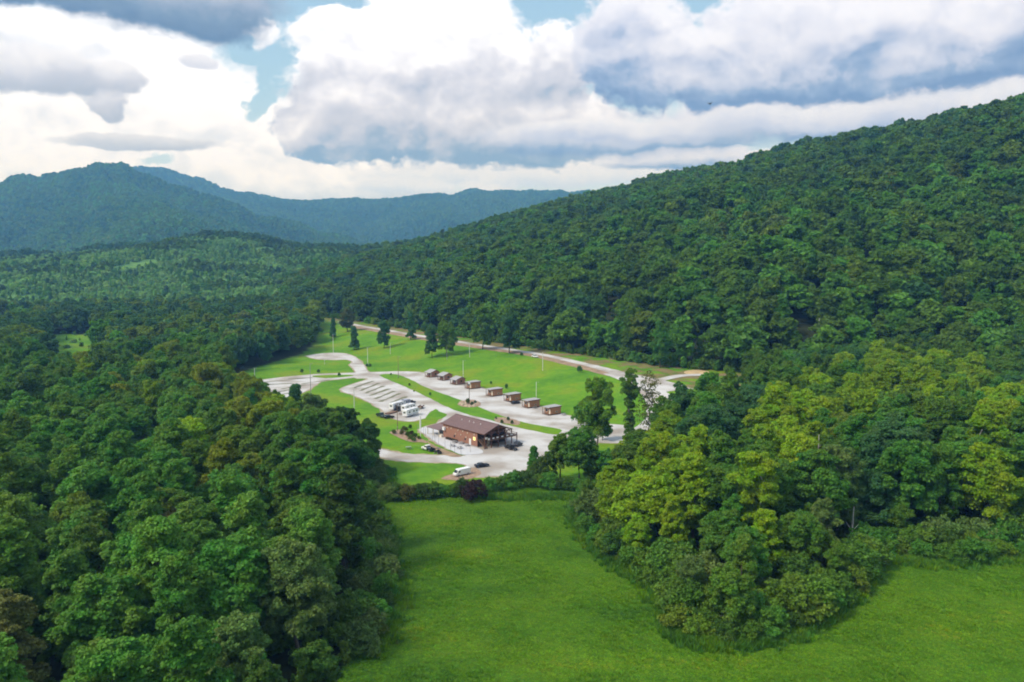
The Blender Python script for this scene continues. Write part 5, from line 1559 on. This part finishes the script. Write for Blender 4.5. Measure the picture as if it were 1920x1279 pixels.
camper(766, 771, rv, 7.6, 'low white camper trailer in the middle of the three', nose=False, slide=False)
camper(744, 767.5, rv, 8.2, 'white and blue grey camper trailer, rearmost of the three', nose=True)
camper(757, 762.5, rv + 0.04, 7.4, 'blue grey fronted camper trailer behind the black pickup', paint='blueRV', stripe='white', nose=False)
# little rusty flat trailer
p = at(789.5, 766); e = empty('flat_trailer', (p[0], p[1], p[2] + 0.07), head(782, 770, 797, 761), 'small rusty flat trailer at the end of the foremost camper', 'trailer')
MB().box((0, 0, 0.75), (4.2, 1.7, 0.12)).build('bed', M['rust'], e)
sb = MB()
for s in (-1, 1): sb.box((0, s * 0.82, 1.05), (4.2, 0.06, 0.5))
sb.box((-2.07, 0, 1.05), (0.06, 1.6, 0.5)); sb.build('side_board', M['rust'], e)
MB().bar((2.0, 0, 0.7), (3.2, 0, 0.5), 0.12).build('drawbar', M['tyre'], e)
wheels(e, (-0.3,), 1.0, 0.36)
# wooden decks beside the campers
p = at(733, 775); e = empty('wooden_deck', (p[0], p[1], p[2] + 0.07), rv, 'low reddish wooden deck beside the rear camper', 'deck')
for i in range(12): MB().box((-2.6 + i * 0.47, 0, 0.42), (0.44, 2.6, 0.06)).build('plank', M['deckwood'], e)
MB().box((0, 0, 0.2), (5.5, 2.4, 0.36)).build('base', M['timber'], e)

# ------------------------------------------------------------------ poles
def pole(px, b_, t_, lab, m='polewhite', r=0.13, lamp=True, name='lamp_pole', arm=True, box=False):
    x, y, z, H = at_h(px, b_, t_)
    e = empty(name, (x, y, z), R.uniform(-0.4, 0.4), lab, 'pole', 'poles about the camp')
    MB().tube([(0, 0, -0.3), (0, 0, H)], [r * 1.25, r * 0.8], 8).build('shaft', M[m], e)
    if lamp:
        MB().bar((0, 0, H - 0.35), (0.9, 0, H - 0.1), 0.07).build('arm', M['grey'], e)
        MB().box((1.05, 0, H - 0.12), (0.5, 0.28, 0.14)).build('lamp_head', M['grey'], e)
    if arm:
        MB().box((0, 0, 1.5), (0.34, 0.3, 0.6)).build('meter_box', M['grey'], e)
    if box: MB().box((0, 0, H - 0.6), (0.85, 0.85, 0.9)).build('white_box', M['white'], e)
    return e
for px, b_, t_, lab in [(478, 722, 690, 'pale pole at the left end of the left camper lot'), (583, 745, 681, 'grey pole in front of the left camper lot'),
                        (664.5, 778, 727, 'tall pale pole on the lawn left of the camper bays'), (625, 661, 627, 'pale pole behind the turning loop'), (608.5, 683, 672, 'short post inside the turning loop'),
                        (689.5, 685, 651, 'bright pale pole at the neck of the turning loop'), (732, 664, 643, 'pale pole on the far lawn below the upper road'),
                        (880.5, 670, 644, 'pale pole on the bank behind the cabins, nearest the upper road'), (868.5, 708, 676, 'pale pole behind the third gable cabin'),
                        (1017.5, 695, 660, 'pale pole high on the bank near the white car'), (1005.5, 750, 716, 'pale pole behind the seventh cabin'), (838, 675, 648, 'thin pole beside the paler tree on the bank')]:
    pole(px, b_, t_, lab, r=0.11 if px in (608.5, 838) else 0.15, lamp=px not in (608.5, 838), m='grey' if px in (583, 838) else 'polewhite')
pole(747, 710, 668, 'brown wooden pole at the tip of the long lawn', m='polebrown')
pole(745.5, 808, 756, 'reddish wooden pole beside the mulched bed', m='polebrown')
pole(880, 757, 716, 'dark pole with a white box rising from the rock garden', m='polebrown', lamp=False, box=True, arm=False)
x, y, z, H = at_h(788.5, 823, 762)
e = empty('flagpole', (x, y, z), 0.2, 'white flagpole with a thick lower sleeve at the patio corner', 'flagpole')
MB().tube([(0, 0, -0.2), (0, 0, H)], [0.13, 0.06], 8).build('shaft', M['white'], e)
MB().tube([(0, 0, H * 0.32), (0, 0, H * 0.72)], [0.30, 0.24], 8).build('furled_flag', M['white'], e)
MB().tube([(0, 0, H), (0, 0, H + 0.1), (0, 0, H + 0.22)], [0.05, 0.12, 0.04], 8).build('finial', M['steel'], e)

# ------------------------------------------------------------------ rocks of the rock garden
def rock(px, py, s, lab, group):
    x, y, z = at(px, py); g = np.random.default_rng(int(px * 31 + py))
    bm = bmesh.new(); bmesh.ops.create_icosphere(bm, subdivisions=2, radius=1)
    for v in bm.verts:
        n_ = float(vnoise(v.co.x * 1.3 + px, v.co.y * 1.3 + v.co.z * 2.1, 55)); k = 0.75 + 0.5 * n_
        v.co = Vector((v.co.x * s * k * 1.2, v.co.y * s * k, max(-0.25, v.co.z) * s * k * 0.75))
    me = bpy.data.meshes.new('rock'); bm.to_mesh(me); bm.free(); me.materials.append(M['rock'])
    o = bpy.data.objects.new('rock', me); COL.objects.link(o); o.location = (x, y, z + 0.12); o.rotation_euler = (0, 0, g.uniform(0, 6))
    return tag(o, lab, 'rock', group)
for (px, py, s), w in zip([(864, 757.5, 0.9), (868, 760, 1.0), (874, 762, 0.9), (881, 763, 0.9), (888, 762, 0.9), (870, 754, 0.8), (894, 757, 0.8), (875, 757, 0.9)],
                          ['leftmost', 'second from left along the front', 'third from left along the front', 'middle of the front', 'right of the front', 'rear left', 'rightmost', 'at the foot of the pole']):
    rock(px, py, s, f'pale boulder in the rock garden, {w}', 'boulders of the rock garden')

# ------------------------------------------------------------------ far houses glimpsed in the trees, and a bird
def house(x, y, rz, W_, L_, h, wallm, roofm, lab):
    z = float(height(x, y)); e = empty('house', (x, y, z), rz, lab, 'house')
    MB().prism([(0, -0.5), (W_, -0.5), (W_, h), (W_ / 2, h + W_ * 0.25), (0, h)], 0, L_).build('wall', M[wallm], e)
    for s in (0, 1):
        xa = -0.5 if s == 0 else W_ + 0.5
        MB().prism([(xa, h - 0.22), (W_ / 2, h + W_ * 0.25 + 0.02), (W_ / 2, h + W_ * 0.25 + 0.2), (xa, h - 0.04)], -0.5, L_ + 0.5).build('roof', M[roofm], e)
    for yy in (L_ * 0.25, L_ * 0.7):
        w = MB().box((-0.03, yy, 1.7), (0.06, 1.1, 1.2)).build('window', M['white'], e); MB().box((-0.07, yy, 1.7), (0.03, 0.9, 1.0)).build('pane', M['glass'], w)
    for xx in (W_ * 0.3, W_ * 0.7):
        w = MB().box((xx, -0.03, 1.7), (1.1, 0.06, 1.2)).build('window', M['white'], e); MB().box((xx, -0.07, 1.7), (0.9, 0.03, 1.0)).build('pane', M['glass'], w)
    d_ = MB().box((W_ / 2, -0.03, 1.0), (0.95, 0.06, 2.0)).build('door', M['timber'], e)
    return e
d = pix_dir(563, 602); yy = 690.0; house(d[0] / d[1] * yy - 4, yy, 0.5, 8, 10, 5.5, 'white', 'white', 'white house half hidden in trees at the head of the valley')
d = pix_dir(1447, 703); yy = 424.0; house(d[0] / d[1] * yy - 5, yy, 0.3, 10, 12, 3.4, 'grey', 'roofbrown', 'dark roofed house half hidden behind the right wood')
d = pix_dir(1331, 195); t = 62.0
bird = empty('bird', (d[0] * t, d[1] * t, CAMH + d[2] * t), 0.8, 'small dark bird in flight against the right hand cloud', 'bird')
MB().tube([(-0.16, 0, 0), (-0.06, 0, 0.01), (0.06, 0, 0.02), (0.14, 0, 0.03), (0.19, 0, 0.02)], [0.015, 0.05, 0.055, 0.035, 0.008], 8).build('body', M['black'], bird, smooth=True)
for s in (-1, 1):
    MB().add([(0.07, s * 0.04, 0.03), (-0.05, s * 0.04, 0.02), (-0.06, s * 0.2, 0.12), (0.05, s * 0.2, 0.14), (-0.08, s * 0.36, 0.06)], [(0, 1, 2, 3), (3, 2, 4)]).build('wing', M['black'], bird)
MB().add([(-0.14, 0.02, 0), (-0.14, -0.02, 0), (-0.27, -0.05, 0), (-0.27, 0.05, 0)], [(0, 1, 2, 3)]).build('tail', M['black'], bird)
# ------------------------------------------------------------------ haze
hm_, nt, b, out = nodes_of('haze_air')
nt.nodes.remove(b)
pv = nt.nodes.new('ShaderNodeVolumePrincipled')
pv.inputs['Color'].default_value = (0.17, 0.47, 1.0, 1)
pv.inputs['Density'].default_value = HAZE
pv.inputs['Absorption Color'].default_value = (1, 1, 1, 1)
pv.inputs['Anisotropy'].default_value = 0.2
nt.links.new(pv.outputs[0], out.inputs['Volume'])
hzb = MB().box2(-6400, 6400, -6400, 6400, float(gv[:, 2].min()) - 1.5, float(gv[:, 2].max()) + 40).build('haze', hm_)
tag(hzb, 'thin blue haze filling the valley air', kind='stuff')
